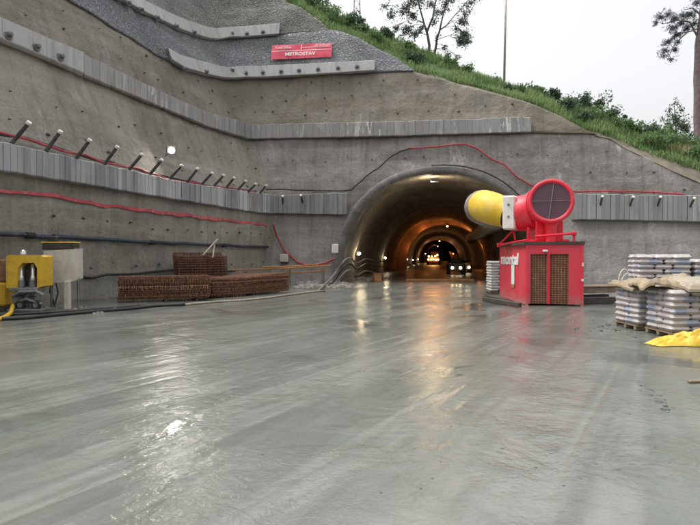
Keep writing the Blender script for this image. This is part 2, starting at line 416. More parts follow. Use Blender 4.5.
def inv(px, py, side, off=0.0):
    """pixel -> (s, z) on the left (L) or portal (P) plane"""
    d = ray(px, py); n2 = nL if side == 'L' else nP
    base = (EYEV.xy - C0).dot(n2) - off
    def solve(b, z0):     # base + t*d.n + b*(EYE + t*d.z - z0) = 0
        return -(base + b * (EYE - z0)) / (d.xy.dot(n2) + b * d.z)
    if side == 'P': t = solve(BP, 0)
    else:
        t = solve(0, 0)
        if EYE + t * d.z > ZK: t = solve(BL, ZK)
    p = EYEV + d * t
    s = (p.xy - corner(p.z, off)).dot(dL if side == 'L' else dP)
    return s, p.z
def curve(Lp, Pp, off=0.0):
    pts = sorted([inv(x, y, 'L', off) for x, y in Lp] + [inv(x, y, 'P', off) for x, y in Pp])
    def f(s):
        if s <= pts[0][0]: return pts[0][1]
        for (a, za), (b, zb) in zip(pts, pts[1:]):
            if s <= b: return lerp(za, zb, (s - a) / (b - a + 1e-9))
        return pts[-1][1]
    f.pts = pts
    return f
z_b1b = curve([(0, 172), (180, 201), (255, 213)], [(275, 214), (336, 215)])
z_b1t = curve([(0, 146), (180, 184), (250, 194)], [(275, 196), (336, 194)])
z_r1b = curve([], [(560, 219.5), (700, 222)]); z_r1t = curve([], [(560, 195), (700, 197)])
z_b2b = curve([(0, 43), (75, 74), (180, 117), (206, 127.5), (238, 137)], [(262, 139.5), (400, 136.5), (520, 133), (600, 134), (700, 136)])
z_b2t = curve([(0, 26), (75, 57), (180, 105), (206, 115.5), (238, 124.3)], [(262, 126), (400, 123), (520, 119)])
z_3t = curve([(67, 0), (103, 22), (180, 70), (212, 78.5)], [(238, 80.5), (300, 77), (367, 73), (412, 72)])
z_3e = curve([(67, 0), (103, 22), (180, 70), (212, 78.5)], [(238, 80.5), (300, 77), (367, 73), (412, 72), (450, 82), (520, 101), (556, 115), (582, 130), (596, 135)])
z_b3t = curve([(166, 52), (180, 59.5), (212, 67.8)], [(238, 69), (300, 66.5), (367, 63)])
z_4t = curve([(112, 0), (150, 20), (180, 33), (203, 40.5)], [(228, 40.8), (273, 37), (327, 31)])
z_b4t = curve([(112, -11), (150, 9), (180, 22.5), (203, 30)], [(228, 30.3), (273, 26.5)])
EDGE5 = [(250, -26), (281, 2), (300, 10), (318, 22), (327, 31)]
EDGE4 = [(327, 31), (336, 32), (357, 40), (376, 50), (391, 57), (412, 72)]
EDGE3 = [(412, 72), (450, 82), (520, 101), (556, 115), (582, 130), (596, 135)]
EDGE2 = [(596, 135), (610, 138), (626, 148), (652, 160), (672, 170), (700, 182), (760, 215)]
z_e4 = curve([], EDGE4); z_e5 = curve([], EDGE5); z_e2 = curve([], EDGE2)

def wall_sheet(zlo, zhi, s0, s1, off, amp, ds=.32, dz=.32, hole=None, lip=True):
    mb = MB(); n = int((s1 - s0) / ds); hmax = max(zhi(s0 + (s1 - s0) * i / n) - zlo(s0 + (s1 - s0) * i / n) for i in range(n + 1))
    m = max(2, int(hmax / dz)); idx = {}; rows = list(range(m + 1))
    for i in range(n + 1):
        s = s0 + (s1 - s0) * i / n; a, b = zlo(s), max(zlo(s) + .02, zhi(s))
        for j in rows:
            z = lerp(a, b, j / m); p = S(s, z, off); nn = nrm(s, z)
            d = amp * (nz(p, .35) + .6 * nz(p, .9) + .35 * nz(p, 2.3))
            p = p + Vector((nn.x, nn.y, .15)) * d
            idx[i, j] = len(mb.v); mb.v.append(p); mb.uv.append((s + along(s, z), z))
        if lip:
            for key, z, in (('b', a), ('t', b)):
                p = S(s, z, off - .5); idx[i, key] = len(mb.v); mb.v.append(p); mb.uv.append((s, z))
    def face(*k): mb.f.append([idx[q] for q in k]); mb.m.append(0); mb.tone.append(.5)
    for i in range(n):
        for j in range(m):
            if hole and all(hole(mb.v[idx[q]]) for q in ((i, j), (i + 1, j), (i + 1, j + 1), (i, j + 1))): continue
            face((i, j), (i + 1, j), (i + 1, j + 1), (i, j + 1))
        if lip:
            face((i, 'b'), (i + 1, 'b'), (i + 1, 0), (i, 0)); face((i, m), (i + 1, m), (i + 1, 't'), (i, 't'))
    return mb

# tunnel frame
TD = Vector((.1622, .9868, 0)); TN = Vector((.9868, -.1622, 0)); T0 = Vector((5.345, 34.43, 0))
RIN, HIN, ROUT, HOUT = 6.02, 6.7, 6.5, 7.16
def prof(a, h, n=40, p=2.25, z0=-.15):
    out = []
    for k in range(n + 1):
        th = math.pi * k / n; c, s_ = math.cos(th), math.sin(th)
        x = -a * math.copysign(abs(c) ** (2 / p), c); z = h * abs(s_) ** (2 / p)
        out.append((x, z if 0 < k < n else z0))
    return out
def tp(x, t, z): return T0 + TN * x + TD * t + Vector((0, 0, z))
def in_hole(p):
    q = p - T0; x = q.dot(TN)
    a, h = (RIN + ROUT) / 2 - .02, (HIN + HOUT) / 2 - .02
    return abs(x / a) ** 2.25 + abs(max(0, p.z) / h) ** 2.25 < 1

const = lambda v: (lambda s: v)
# ------------------------------------------------------------------ ground
mb = MB(); mb.grid(lambda u, v: Vector((lerp(-120, 120, u), lerp(-40, 330, v), 0)), 60, 90)
kind(link('ground', mb, M['ground'], origin=(0, 0, 0)), 'structure')
mb = MB(); mb.grid(lambda u, v: tp(lerp(-5.9, 5.9, u), lerp(3.2, 250, v), .004), 6, 60)
kind(link('tunnel_floor', mb, M['tfloor'], origin=tuple(T0)), 'structure')

# ------------------------------------------------------------------ walls
wl = thing('retaining_wall', 'tall leaning grey shotcrete wall along the whole left side, below the pale stepped beam', 'retaining wall', tuple(S(-12, 0)))
link('wall_face', wall_sheet(const(-.2), z_b2b, -27, 0, 0, .13), M['wall_low'], wl, smooth=True)
wp = thing('portal_wall', 'grey shotcrete headwall pierced by the tunnel mouth', 'portal wall', tuple(S(9, 0)))
link('wall_face', wall_sheet(const(-.2), lambda s: min(z_b2b(s), z_e2(s) if s > z_e2.pts[0][0] else 99), 0, 34, 0, .12, .26, .26, in_hole), M['wall_portal'], wp, smooth=True)
wb = thing('upper_wall', 'brownish shotcrete tier between the stained beam and the rough grey slope', 'retaining wall', tuple(S(0, 9)))
link('wall_face', wall_sheet(z_b2b, z_3e, -27, z_3e.pts[-1][0], .1, .14), M['wall_brown'], wb, smooth=True)
def z4hi(s): return z_4t(s) if s < z_4t.pts[-1][0] else z_e4(s)
wg = thing('rough_slope', 'bluish grey gravelly shotcrete slope carrying the red banner', 'shotcrete slope', tuple(S(0, 13)))
link('slope_face', wall_sheet(z_3t, z4hi, -27, z_3t.pts[-1][0], .2, .16, .26, .26), M['wall_grey'], wg, smooth=True)
def z5hi(s): return z_e5(s) if s > z_e5.pts[0][0] else z_e5.pts[0][1]
wt = thing('top_slope', 'topmost olive grey rough shotcrete slope above the shortest beam', 'shotcrete slope', tuple(S(0, 17)))
link('slope_face', wall_sheet(z_4t, z5hi, -27, z_4t.pts[-1][0], .2, .16, .3, .3), M['wall_top'], wt, smooth=True)

# drain and nail heads on the walls (parts of their wall)
nail_mb = MB(); nail_mb.bbox((0, 0, 0), (.09, .05, .085), 0, .015); nail_mb.tube([(0, -.02, 0), (0, -.08, -.02)], .022, 6)
nail_me = None
def nail(parent, s, z, off):
    global nail_me
    n2 = nrm(s, z); p = S(s, z, off + .05)
    if nail_me is None:
        o = link('anchor_plate', nail_mb, M['plate'], parent, local=True); nail_me = o.data
    else:
        o = bpy.data.objects.new('anchor_plate', nail_me); COL.objects.link(o); o.parent = parent
    o.location = p - WLOC[parent.name]
    o.rotation_euler = (0, random.uniform(-.5, .5), math.atan2(n2.y, n2.x) + math.pi / 2)
    k = random.uniform(.55, 1.25); o.scale = (k * random.uniform(.8, 1.6), 1, k)
rn = random.Random(3)
for z in (1.3, 2.9):
    for s in [x * 1.35 - 19 for x in range(14)]: nail(wl, s + (z > 2) * .6 + rn.uniform(-.15, .15), z + rn.uniform(-.12, .12), 0)
for k, z in enumerate((6.0, 7.3, 8.7)):
    for s in [x * 1.7 - 22 for x in range(13)]:
        if z < z_b2b(s) - .5: nail(wl, s + (k % 2) * .8 + rn.uniform(-.45, .45), z + rn.uniform(-.25, .25), 0)
for k, z in enumerate((5.5, 6.8, 8.1, 9.2)):
    for s in [x * 1.75 + .8 for x in range(17)]:
        if z < min(z_b2b(s), z_e2(s) if s > z_e2.pts[0][0] else 99) - .4 and not in_hole(S(s, z - .5)) and abs((S(s, z) - T0).dot(TN)) > (7.2 if z < 7.6 else 0):
            nail(wp, s + (k % 2) * .85 + rn.uniform(-.45, .45), z + rn.uniform(-.22, .22), 0)
for k, dz in enumerate((1.75, 2.9, 3.9)):
    for s in [x * 1.7 - 20 for x in range(23)]:
        z = z_b2b(s) + dz
        if z < z_3e(s) - .4: nail(wb, s + (k % 2) * .8 + rn.uniform(-.45, .45), z + rn.uniform(-.22, .22), .1)

# tunnel collar and lining
po, pi_ = prof(ROUT, HOUT), prof(RIN, HIN); n = len(po)
mb = MB(); t0, t1 = -.15, 3.0
vs = []; uvs = []
def jit(p, a=.035): return p + Vector((nz(p, 1.3), nz(p + Vector((9, 0, 0)), 1.3), nz(p + Vector((0, 9, 0)), 1.3))) * a
rows = [[(x, t1, z) for x, z in po], [(x, t0 + .14, z) for x, z in po], [(lerp(x, xi, .2), t0, lerp(z, zi, .2)) for (x, z), (xi, zi) in zip(po, pi_)],
        [(lerp(x, xi, .85), t0, lerp(z, zi, .85)) for (x, z), (xi, zi) in zip(po, pi_)], [(x, t0 + .1, z) for x, z in pi_], [(x, t1, z) for x, z in pi_]]
for rw in rows:
    for k, (x, t, z) in enumerate(rw): vs.append(jit(tp(x, t, z))); uvs.append((k * .5, t))
mb.add(vs, [(r * n + k, r * n + k + 1, (r + 1) * n + k + 1, (r + 1) * n + k) for r in range(len(rows) - 1) for k in range(n - 1)], uvs)
tun = thing('tunnel', 'arched road tunnel bore with dim lining lit by lamps', 'tunnel', tuple(T0))
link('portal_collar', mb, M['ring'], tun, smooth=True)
mb = MB(); ts = [0.05 + .5 * k for k in range(90)] + [46 + 4 * k for k in range(53)]
vs = []; uvs = []
for t in ts:
    k2 = 1 + .012 * (int(t / 6) % 2)
    for k, (x, z) in enumerate(prof(RIN + .02, HIN + .02)):
        p = tp(x * k2, t, z * k2); a = .07 if t > .6 else .02
        p = p + TN * (nz(p, .8) * a) + Vector((0, 0, nz(p + Vector((5, 5, 0)), .8) * a)); vs.append(p); uvs.append((t, k * .45))
mb.add(vs, [(r * n + k, r * n + k + 1, (r + 1) * n + k + 1, (r + 1) * n + k) for r in range(len(ts) - 1) for k in range(n - 1)], uvs)
mb.add([tp(x * 1.05, 252, z) for x, z in prof(RIN, HIN)], [list(range(n))])
link('lining', mb, M['lining'], tun, smooth=True)
def rib(t, k0, k1, ln, x0=0):
    mb = MB(); a = prof(RIN * k0, HIN * k0); b = prof(RIN * 1.03, HIN * 1.03); c = prof(RIN * k1, HIN * k1)
    vs = [tp(x, t, z) for x, z in b] + [tp(x + x0, t, z) for x, z in a] + [tp(x + x0, t + ln, z) for x, z in c]
    mb.add(vs, [(r * n + k, r * n + k + 1, (r + 1) * n + k + 1, (r + 1) * n + k) for r in range(2) for k in range(n - 1)])
    return link('lining_rib', mb, M['rib'], tun, smooth=False)
rib(44, .915, .915, 3.0, .75); rib(112, .9, .9, 2.5, -.6); rib(185, .9, .9, 3, -1.6)

# ------------------------------------------------------------------ beams on the walls
def beam(name, label, zb, zt, s0, s1, depth, mat, col_w=.3, groove=.0, tone=lambda s: random.random(), upright=False):
    root = thing(name, label, 'concrete beam', tuple(S((s0 + s1) / 2, zb((s0 + s1) / 2), 0)))
    mb = MB(); n = max(2, int((s1 - s0) / col_w)); ws = (s1 - s0) / n
    rr = random.Random(int(abs(s0) * 100))
    def col(s, o):
        a, b = zb(s) + .03 * nz((s * 1.7, 1, depth), 1), zt(s) + (.05 if upright else .02) * nz((s * 2.3, 7, depth), 1); e = .03
        if upright:      # vertical face
            n2 = nrm(s, a); q = lambda o_, z: Vector((*S(s, a, o_).xy, z))
            return [q(-.3, a), q(o - e, a), q(o, a + e), q(o, lerp(a, b, .5)), q(o, b - e), q(o - e * 2, b), q(-.5, b + .03)], [a, a, a, (a + b) / 2, b, b, b]
        f = lambda o_, z: S(s - along(s, z, a), z, o_)
        return [f(-.3, a), f(o - e, a), f(o, a + e), f(o, lerp(a, b, .5)), f(o, b - e), f(o - e, b), f(-.3, b)], [a, a, a, (a + b) / 2, b, b, b]
    for i in range(n):
        sa, sb = s0 + ws * i, s0 + ws * (i + 1); g = depth + (rr.choice((-1, 1)) * groove * rr.random() if groove else .006 * rr.uniform(-1, 1))
        mb.ct = tone(sa); (A, za), (B, zb_) = col(sa + .006, g), col(sb - .006, g)
        mb.add(A + B, [(k, k + 7, k + 8, k + 1) for k in range(6)], [(sa, z) for z in za] + [(sb, z) for z in zb_])
        mb.ct = .1
        (C, zc), (D, zd) = col(sb - .006, g - .012), col(sb + .006, g - .012)
        if i < n - 1: mb.add(C + D, [(k, k + 7, k + 8, k + 1) for k in range(6)], [(sb, z) for z in zc] + [(sb, z) for z in zd])
    for s_ in (s0 + .012, s1 - .012):
        mb.ct = .4; A, za = col(s_, depth); mb.add(A, [tuple(range(7))], [(s_, z) for z in za])
    link('beam_body', mb, mat, root)
    return root
tb = lambda s: max(0, min(1, .45 + .75 * nz((s * .7, 3, 0)) + random.uniform(-.2, .28)))
b1 = beam('waler_beam', 'long pale board marked beam with slanted tubes along the left wall', z_b1b, z_b1t, -27, -.3, .32, M['beam_strip'], .24, .014, tb, True)
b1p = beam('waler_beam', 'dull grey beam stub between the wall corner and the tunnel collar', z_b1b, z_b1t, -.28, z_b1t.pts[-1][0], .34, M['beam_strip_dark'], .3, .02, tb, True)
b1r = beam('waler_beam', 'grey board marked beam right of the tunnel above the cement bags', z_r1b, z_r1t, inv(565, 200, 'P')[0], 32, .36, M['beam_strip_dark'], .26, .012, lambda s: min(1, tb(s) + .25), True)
s75 = inv(78, 60, 'L')[0]
b2l = beam('waler_beam', 'smooth pale beam with cone anchors high at the upper left', z_b2b, z_b2t, -27, s75, .42, M['beam_white'], 1.6, 0, lambda s: .5 + .3 * random.random(), True)
b2 = beam('waler_beam', 'long stained beam with white lime runs, bending round the wall corner', z_b2b, z_b2t, s75 + .03, z_b2t.pts[-1][0], .3, M['beam_stained'], .45, .006, lambda s: .45 + .3 * random.random() + (.25 if s < -3 else 0), True)
s3a = inv(168, 60, 'L')[0]
b3 = beam('waler_beam', 'light grey beam with dark anchor heads just under the red banner', z_3t, z_b3t, s3a, inv(367, 68, 'P')[0], .5, M['beam_white'], 1.2, 0, lambda s: .25 + .2 * random.random())
b4 = beam('waler_beam', 'topmost short grey beam with anchor heads on the rough slope', z_4t, z_b4t, -27, inv(273, 31, 'P')[0], .5, M['beam_white'], 1.2, 0, lambda s: .2 + .2 * random.random())

def anchor_head(parent, s, z, off):
    n2 = nrm(s, z); p = S(s, z, off); d = Vector((n2.x, n2.y, .25)).normalized()
    mb = MB(); q = d.to_track_quat('Z', 'Y').to_matrix().to_4x4(); Mx = Matrix.Translation(p - d * .02) @ q
    mb.lathe([(.17, 0), (.17, .04), (.1, .05), (.09, .16), (.07, .19), (.001, .19)], Mx, 12)
    link('anchor_head', mb, M['anchor'], parent, smooth=False)
for px in (-16, 8, 36, 60): 
    for side in 'L':
        s, z = inv(px, 33 + (px - 0) * .415, side, .42); anchor_head(b2l, s, z, .42 + BL * (z - z_b2b(s)))
for x, y in ((185, 70), (206, 73)): s, z = inv(x, y - 1, 'L', .5); anchor_head(b3, s, z, .5)
for x, y in ((227, 74.5), (245, 74), (263, 72.5), (281, 71.5), (299, 70.5), (318, 69.3), (338, 68), (357, 66.8)): s, z = inv(x, y, 'P', .5); anchor_head(b3, s, z, .5)
for x, y in ((128, 3), (141, 10), (157, 18), (176, 26.5), (194, 32.5)): s, z = inv(x, y, 'L', .5); anchor_head(b4, s, z, .5)
for x, y in ((231, 35.2), (247, 33.8), (263, 32)): s, z = inv(x, y, 'P', .5); anchor_head(b4, s, z, .5)

def anchor_tube(parent, s, z, off, ln=1.05, elev=45, r=.062):
    n2 = nrm(s, z); d = Vector((n2.x * math.cos(R(elev)), n2.y * math.cos(R(elev)), math.sin(R(elev)))).normalized()
    d = (d + Vector((random.uniform(-.05, .05), random.uniform(-.05, .05), random.uniform(-.05, .05)))).normalized()
    p = S(s, z, off); mb = MB(); mb.tube([p - d * .15, p + d * ln], r, 10)
    o = link('anchor_tube', mb, M['steel_tube'], parent, smooth=False)
    mb = MB(); mb.tube([p + d * (ln - .015), p + d * (ln + .07)], r * 1.22, 10)
    sub('end_cap', mb, M['cap_pale'], o)
bases = [(-26, 139), (8, 148), (42, 157), (72, 164), (101, 169), (125, 174.5), (146, 179), (166, 182.5), (184, 186), (198, 188.5), (210, 190.5), (222, 193), (233, 195), (243, 197), (255, 199)]
for i, (x, y) in enumerate(bases):
    s, z = inv(x, y, 'L', .3); anchor_tube(b1, s, min(z, z_b1t(s) - .02), .3)
for x, y in ((283, 205), (303, 204)):
    s, z = inv(x, y, 'P', .34); anchor_tube(b1p, s, z, .34, .7)
for x, y in ((600, 207), (629, 208), (657, 208), (689, 209)):
    s, z = inv(x, y, 'P', .36); anchor_tube(b1r, s, z, .36, .8)

# ------------------------------------------------------------------ hillside, grass, bushes
EDGE = EDGE5 + EDGE4[1:] + EDGE3[1:] + EDGE2[1:]
SIL = [(250, -50), (281, -22), (300, -6), (320, 5), (335, 11), (348, 18), (388, 33), (428, 49), (448, 59), (491, 78), (510, 84), (534, 88), (557, 96), (594, 106), (614, 118), (631, 124), (651, 132), (671, 138), (694, 146), (760, 172)]
GST = [(250, -27), (327, 30), (412, 71), (520, 100), (582, 129), (610, 137), (640, 150), (670, 160), (700, 170), (760, 196)]
def interp(tab, x):
    if x <= tab[0][0]: return tab[0][1]
    for (a, ya), (b, yb) in zip(tab, tab[1:]):
        if x <= b: return lerp(ya, yb, (x - a) / (b - a))
    return tab[-1][1]
def onP(px, py, off): s, z = inv(px, py, 'P', off); return S(s, z, off)
hcols = []
for k in range(103):
    px = 250 + k * 5
    e = onP(px, interp(EDGE, px), .05); g = onP(px, interp(GST, px), -.35 if px > 610 else -.2)
    c = onP(px, interp(SIL, px), -4.0); c.z -= .45
    m1 = g.lerp(c, .5) + Vector((0, 0, .12))
    back = Vector((.148, .989, 0))
    hcols.append([e - Vector((0, 0, .05)), g, g.lerp(c, .25) + Vector((0, 0, .08)), m1, g.lerp(c, .75) + Vector((0, 0, .08)), c, c + back * 3 + Vector((0, 0, .25)), c + back * 12 + Vector((0, 0, .8)), c + back * 60 + Vector((0, 0, 2)), c + back * 160 - Vector((0, 0, 10))])
mb = MB(); nr = len(hcols[0])
vs = [p + (Vector((0, 0, nz(p, .7) * .22)) if 0 < r < 6 else Vector()) for c in hcols for r, p in enumerate(c)]
for k in range(len(hcols) - 1):
    for r in range(nr - 1):
        pass
b0 = 0; mb.v = vs; mb.uv = [(0, 0)] * len(vs)
for k in range(len(hcols) - 1):
    for r in range(nr - 1):
        mb.f.append([k * nr + r, (k + 1) * nr + r, (k + 1) * nr + r + 1, k * nr + r + 1]); mb.m.append(0 if r == 0 else 1); mb.tone.append(.5)
kind(link('hillside', mb, [M['soil'], M['turf']], smooth=True), 'structure')
def hill(px, v):
    """point on the visible hillside, v 0..1 from its lower edge to its crest"""
    k = max(0, min(len(hcols) - 1.001, (px - 250) / 5)); i = int(k); t = k - i; r = 1 + v * 4; j = min(int(r), nr - 2); w = r - j
    p = hcols[i][j].lerp(hcols[i][j + 1], w).lerp(hcols[i + 1][j].lerp(hcols[i + 1][j + 1], w), t)
    return p
def blade(mb, p, h, w, lean, ang):
    d = Vector((math.cos(ang), math.sin(ang), 0)); sd_ = Vector((-d.y, d.x, 0)) * w
    a = p + d * lean * .35 + Vector((0, 0, h * .6)); b = p + d * lean + Vector((0, 0, h))
    mb.add([p - sd_, p + sd_, a + sd_ * .8, a - sd_ * .8, b], [(0, 1, 2, 3), (3, 2, 4)])
rg = random.Random(11); mb = MB()
for k in range(15000):
    px = rg.uniform(255, 755); v = rg.uniform(-.03, 1.45) ; p = hill(px, v) - Vector((0, 0, .06))
    den = nz(p, .45)
    if rg.random() > .75 + den: continue
    hh = rg.uniform(.25, .6) * (1 + .6 * den)
    tn = max(0, min(1, .45 + .6 * nz(p, .8)))
    for q in range(5):
        mb.ct = max(0, min(1, tn + rg.uniform(-.25, .25)))
        pp = p + Vector((rg.uniform(-.2, .2), rg.uniform(-.2, .2), 0))
        blade(mb, pp, hh * rg.uniform(.6, 1.2), rg.uniform(.015, .035), rg.uniform(.05, .3), rg.uniform(0, 6.28))
kind(link('hill_grass', mb, M['grass']), 'stuff')
def leaf(mb, p, size, asp=1.6, droop=0):
    u = Vector((rg.gauss(0, 1), rg.gauss(0, 1), rg.gauss(0, 1) - droop)).normalized(); w = u.orthogonal().normalized(); w = Matrix.Rotation(rg.uniform(0, 6.28), 3, u) @ w
    a, b = u * size * asp / 2, w * size / 2
    mb.add([p - a, p + b, p + a, p - b], [(0, 1, 2, 3)])
def shrub(p, r, h, n, mat, name, label, cat, group, lsize=.11):
    root = thing(name, label, cat, tuple(p), 0, group)
    mb = MB(); st = MB(); lobes = []
    for k in range(11):
        a = rg.uniform(0, 6.28); lobes.append((p + Vector((math.cos(a) * r * rg.uniform(.1, .75), math.sin(a) * r * .6, h * rg.uniform(.15, .8))), r * rg.uniform(.16, .42)))
    for c, lr in lobes: st.tube([p - Vector((0, 0, .1)), p.lerp(c, .5) + Vector((0, 0, .05)), c], [.03, .02, .008], 5)
    for k in range(n):
        c, lr = rg.choice(lobes); d = Vector((rg.gauss(0, 1), rg.gauss(0, 1), rg.gauss(0, 1))).normalized() * lr * rg.random() ** .4 * rg.uniform(.7, 1.35)
        q = c + d; mb.ct = max(0, min(1, .45 + .5 * nz(q, 1.7) + rg.uniform(-.25, .25))); leaf(mb, q, lsize * rg.uniform(.6, 1.3))
    link('foliage', mb, mat, root); link('stem', st, M['bark'], root)
    return root
G = 'bushes growing along the grassy hillside'
rows_ = [(292, .75, .9, 1.3, 0), (306, .5, .8, 1.0, 0), (316, .95, 1.0, 1.3, 1), (338, .6, .9, 1.0, 0), (352, .85, .8, .9, 1), (372, .4, .8, .8, 0), (402, .65, .9, .8, 0), (446, .8, .7, .7, 0), (518, .5, .6, .5, 0), (548, .9, .8, .7, 1), (562, .45, .9, .9, 1), (578, .95, 1.0, .9, 1), (592, .95, 1.1, 1.1, 1), (584, .3, .8, .8, 1), (607, .75, .9, .8, 1), (621, .95, .7, .8, 1), (640, .85, 1.0, .8, 1), (652, .4, 1.0, .8, 0), (666, .6, 1.1, 1.0, 0), (688, .45, 1.0, .8, 0), (326, .75, .8, .9, 0), (362, .6, .7, .8, 0), (384, .8, .9, .7, 1), (415, .4, .7, .6, 1), (466, .7, .8, .6, 0), (490, .8, .7, .5, 0), (505, .4, .5, .5, 1), (533, .95, .7, .6, 0), (570, .7, .9, .8, 0), (600, .6, .9, .7, 0), (614, .5, .8, .7, 0), (630, .8, 1.0, .8, 0), (646, .95, .9, .8, 1), (658, .9, 1.0, .9, 0), (676, .85, 1.0, .8, 1), (690, .8, 1.0, .9, 0)]
for i, (px, v, r, h, dk) in enumerate(rows_):
    shrub(hill(px, v), r * rg.uniform(1.1, 1.6), h * rg.uniform(.65, 1.0), 1000, M['leaf_dark'] if dk else M['leaf_shrub'], 'bush', 'low dark green bush on the grassy hillside' if dk else 'low bright green bush on the grassy hillside', 'bush', ('dark ' if dk else 'bright ') + G)
# small leafless-looking bush tree and the lone dark bush
shrub(hill(480, .98) + Vector((0, 3, -.5)), .6, 1.5, 420, M['leaf_dark'], 'bush', 'lone small dark bush on the ridge left of the thin pole', 'bush', None, .1)
p = hill(680, .4)
mb = MB()
for k in range(420):
    mb.ct = rg.random(); q = p + Vector((rg.gauss(0, .5), rg.gauss(0, .35), -.05)); blade(mb, q, rg.uniform(.3, .8), .018, rg.uniform(.1, .45), rg.uniform(0, 6.28))
tag(link('dry_grass_tuft', mb, M['dry']), 'straw coloured dry grass tuft at the right end of the hill', 'grass tuft')

def tree(name, label, stems, clumps, lsize, lmat, bark, asp=1.6, droop=.5, spread=1.0):
    base = stems[0][0][0]; root = thing(name, label, 'tree', tuple(base))
    tr = MB(); allp = []
    for pts, r0, r1 in stems:
        # smooth subdivision
        q = []
        for i in range(len(pts) - 1):
            for t in (0, .25, .5, .75): q.append(pts[i].lerp(pts[i + 1], t) + Vector((nz(pts[i] * 3 + Vector((t, 0, 0))), nz(pts[i] * 2 + Vector((0, t, 0))), 0)) * .05)
        q.append(pts[-1]); m_ = len(q); tr.tube(q, [lerp(r0, r1, k / (m_ - 1)) for k in range(m_)], 8); allp += q[2:]
    cr = MB(); lb = MB()
    for c, r, n_ in clumps:
        cand = sorted(allp, key=lambda s_: (s_ - c).length + (1.5 if s_.z > c.z + .3 else 0))
        s_ = cand[0]; mid = s_.lerp(c, .5) + Vector((0, 0, .18 * (c - s_).length))
        lb.tube([s_, mid, c], [.026, .016, .008], 5)
        for k in range(max(4, n_ // 14)):
            d = Vector((rg.gauss(0, .6), rg.gauss(0, .6), rg.gauss(0, .5) - .3 * droop)) * r; e = c + d
            lb.tube([mid.lerp(c, rg.uniform(.2, 1)), c.lerp(e, .5) + Vector((0, 0, .08)), e], [.01, .007, .004], 4)
            for z_ in range(14):
                q = c.lerp(e, rg.uniform(.25, 1.1)) + Vector((rg.gauss(0, .1), rg.gauss(0, .1), rg.gauss(0, .09) - .12 * droop)) * spread
                cr.ct = max(0, min(1, .4 + .5 * nz(q, 1.2) + rg.uniform(-.3, .3))); leaf(cr, q, lsize * rg.uniform(.6, 1.3), asp, droop)
    link('trunk', tr, bark, root, smooth=True); link('branches', lb, bark, root); link('crown', cr, lmat, root)
    return root
Yb = hill(428, 1.0).y + 1.0
def A(px, py, dy=0): return at(px, py, Yb + dy)
bs = A(429, 56); bs2 = A(434, 58, .2)
stems = [([bs, A(429, 46), A(427, 32), A(424, 23), A(420, 8), A(415, -14), A(412, -40)], .12, .025), ([A(427, 32), A(433, 17), A(436, 0), A(440, -24), A(438, -52)], .09, .02),
         ([bs2, A(437, 40), A(440, 29), A(443, 14), A(447, -4), A(449, -28)], .1, .02), ([A(440, 30), A(447, 25), A(454, 16), A(463, 6)], .055, .015), ([A(424, 23), A(414, 18), A(404, 14)], .04, .012)]
cl = [(390, 14, .5, 60), (385, 6, .35, 30), (396, 26, .4, 40), (405, 8, .7, 110), (413, 14, .5, 70), (408, 29, .5, 90), (415, 33, .4, 60), (402, 36, .3, 20), (421, 27, .35, 45), (412, 0, .6, 80), (420, -2, .5, 60), (430, 3, .5, 50), (438, 12, .4, 50), (432, 22, .35, 25), (446, 8, .35, 28), (447, 2, .5, 60),
      (463, 22, .5, 70), (465, 34, .5, 130), (460, 40, .45, 100), (467, 40, .35, 60), (456, 28, .35, 30), (466, 12, .4, 40), (470, 4, .45, 50), (476, -4, .4, 40), (444, 46, .3, 22), (437, 36, .25, 14), (452, -6, .6, 70), (400, -10, .7, 90), (425, -18, .8, 110), (440, -30, .8, 110), (410, -34, .7, 90), (460, -22, .7, 80), (425, -50, .8, 110), (441, -58, .6, 70), (448, 54, .35, 30), (456, 56, .3, 22)]
tree('deciduous_tree', 'slender forked tree with sparse drooping leaves on the hilltop', stems, [(A(x, y, rg.uniform(-1.2, 1.2)), r, int(n_ * 4)) for x, y, r, n_ in cl], .085, M['leaf_birch'], M['bark'])
Yp = hill(697, .9).y + .6
def B(px, py, dy=0): return at(px, py, Yp + dy)
tree('pine_tree', 'tall pine with bare purplish trunk at the right edge', [([B(698, 156), B(697.5, 120), B(697, 80), B(698, 45), B(702, 15), B(707, -30), B(709, -80)], .26, .15), ([B(699, 38), B(690, 22), B(676, 20), B(663, 24)], .07, .02), ([B(700, 28), B(688, 32), B(675, 44), B(668, 60)], .06, .015), ([B(701, 15), B(692, 8), B(684, 10)], .06, .02), ([B(706, -20), B(690, -32), B(672, -28)], .07, .02), ([B(707, -30), B(722, -20), B(738, -10)], .07, .02)],
     [(B(x, y, rg.uniform(-.6, .6)), r, n_ * 3) for x, y, r, n_ in ((659, 16, .3, 60), (656, 23, .22, 40), (668, 14, .35, 70), (675, 19, .35, 90), (681, 24, .35, 90), (672, 28, .35, 90), (676, 35, .4, 110), (668, 42, .35, 90), (664, 50, .3, 70), (675, 50, .3, 60), (671, 60, .18, 30), (684, 15, .4, 90), (692, 14, .45, 110), (694, 24, .4, 90), (686, 30, .35, 80), (679, 42, .25, 40), (697, 4, .4, 80), (689, -30, .8, 160), (672, -30, .6, 110), (720, -20, .8, 160), (738, -10, .7, 110), (708, -60, 1.0, 200), (706, -90, .9, 160), (664, 56, .2, 30))],
     .03, M['needle'], M['bark_pine'], 8, .1, .7)
Ys = hill(676, .95).y + 1.4
def Cc(px, py, dy=0): return at(px, py, Ys + dy)
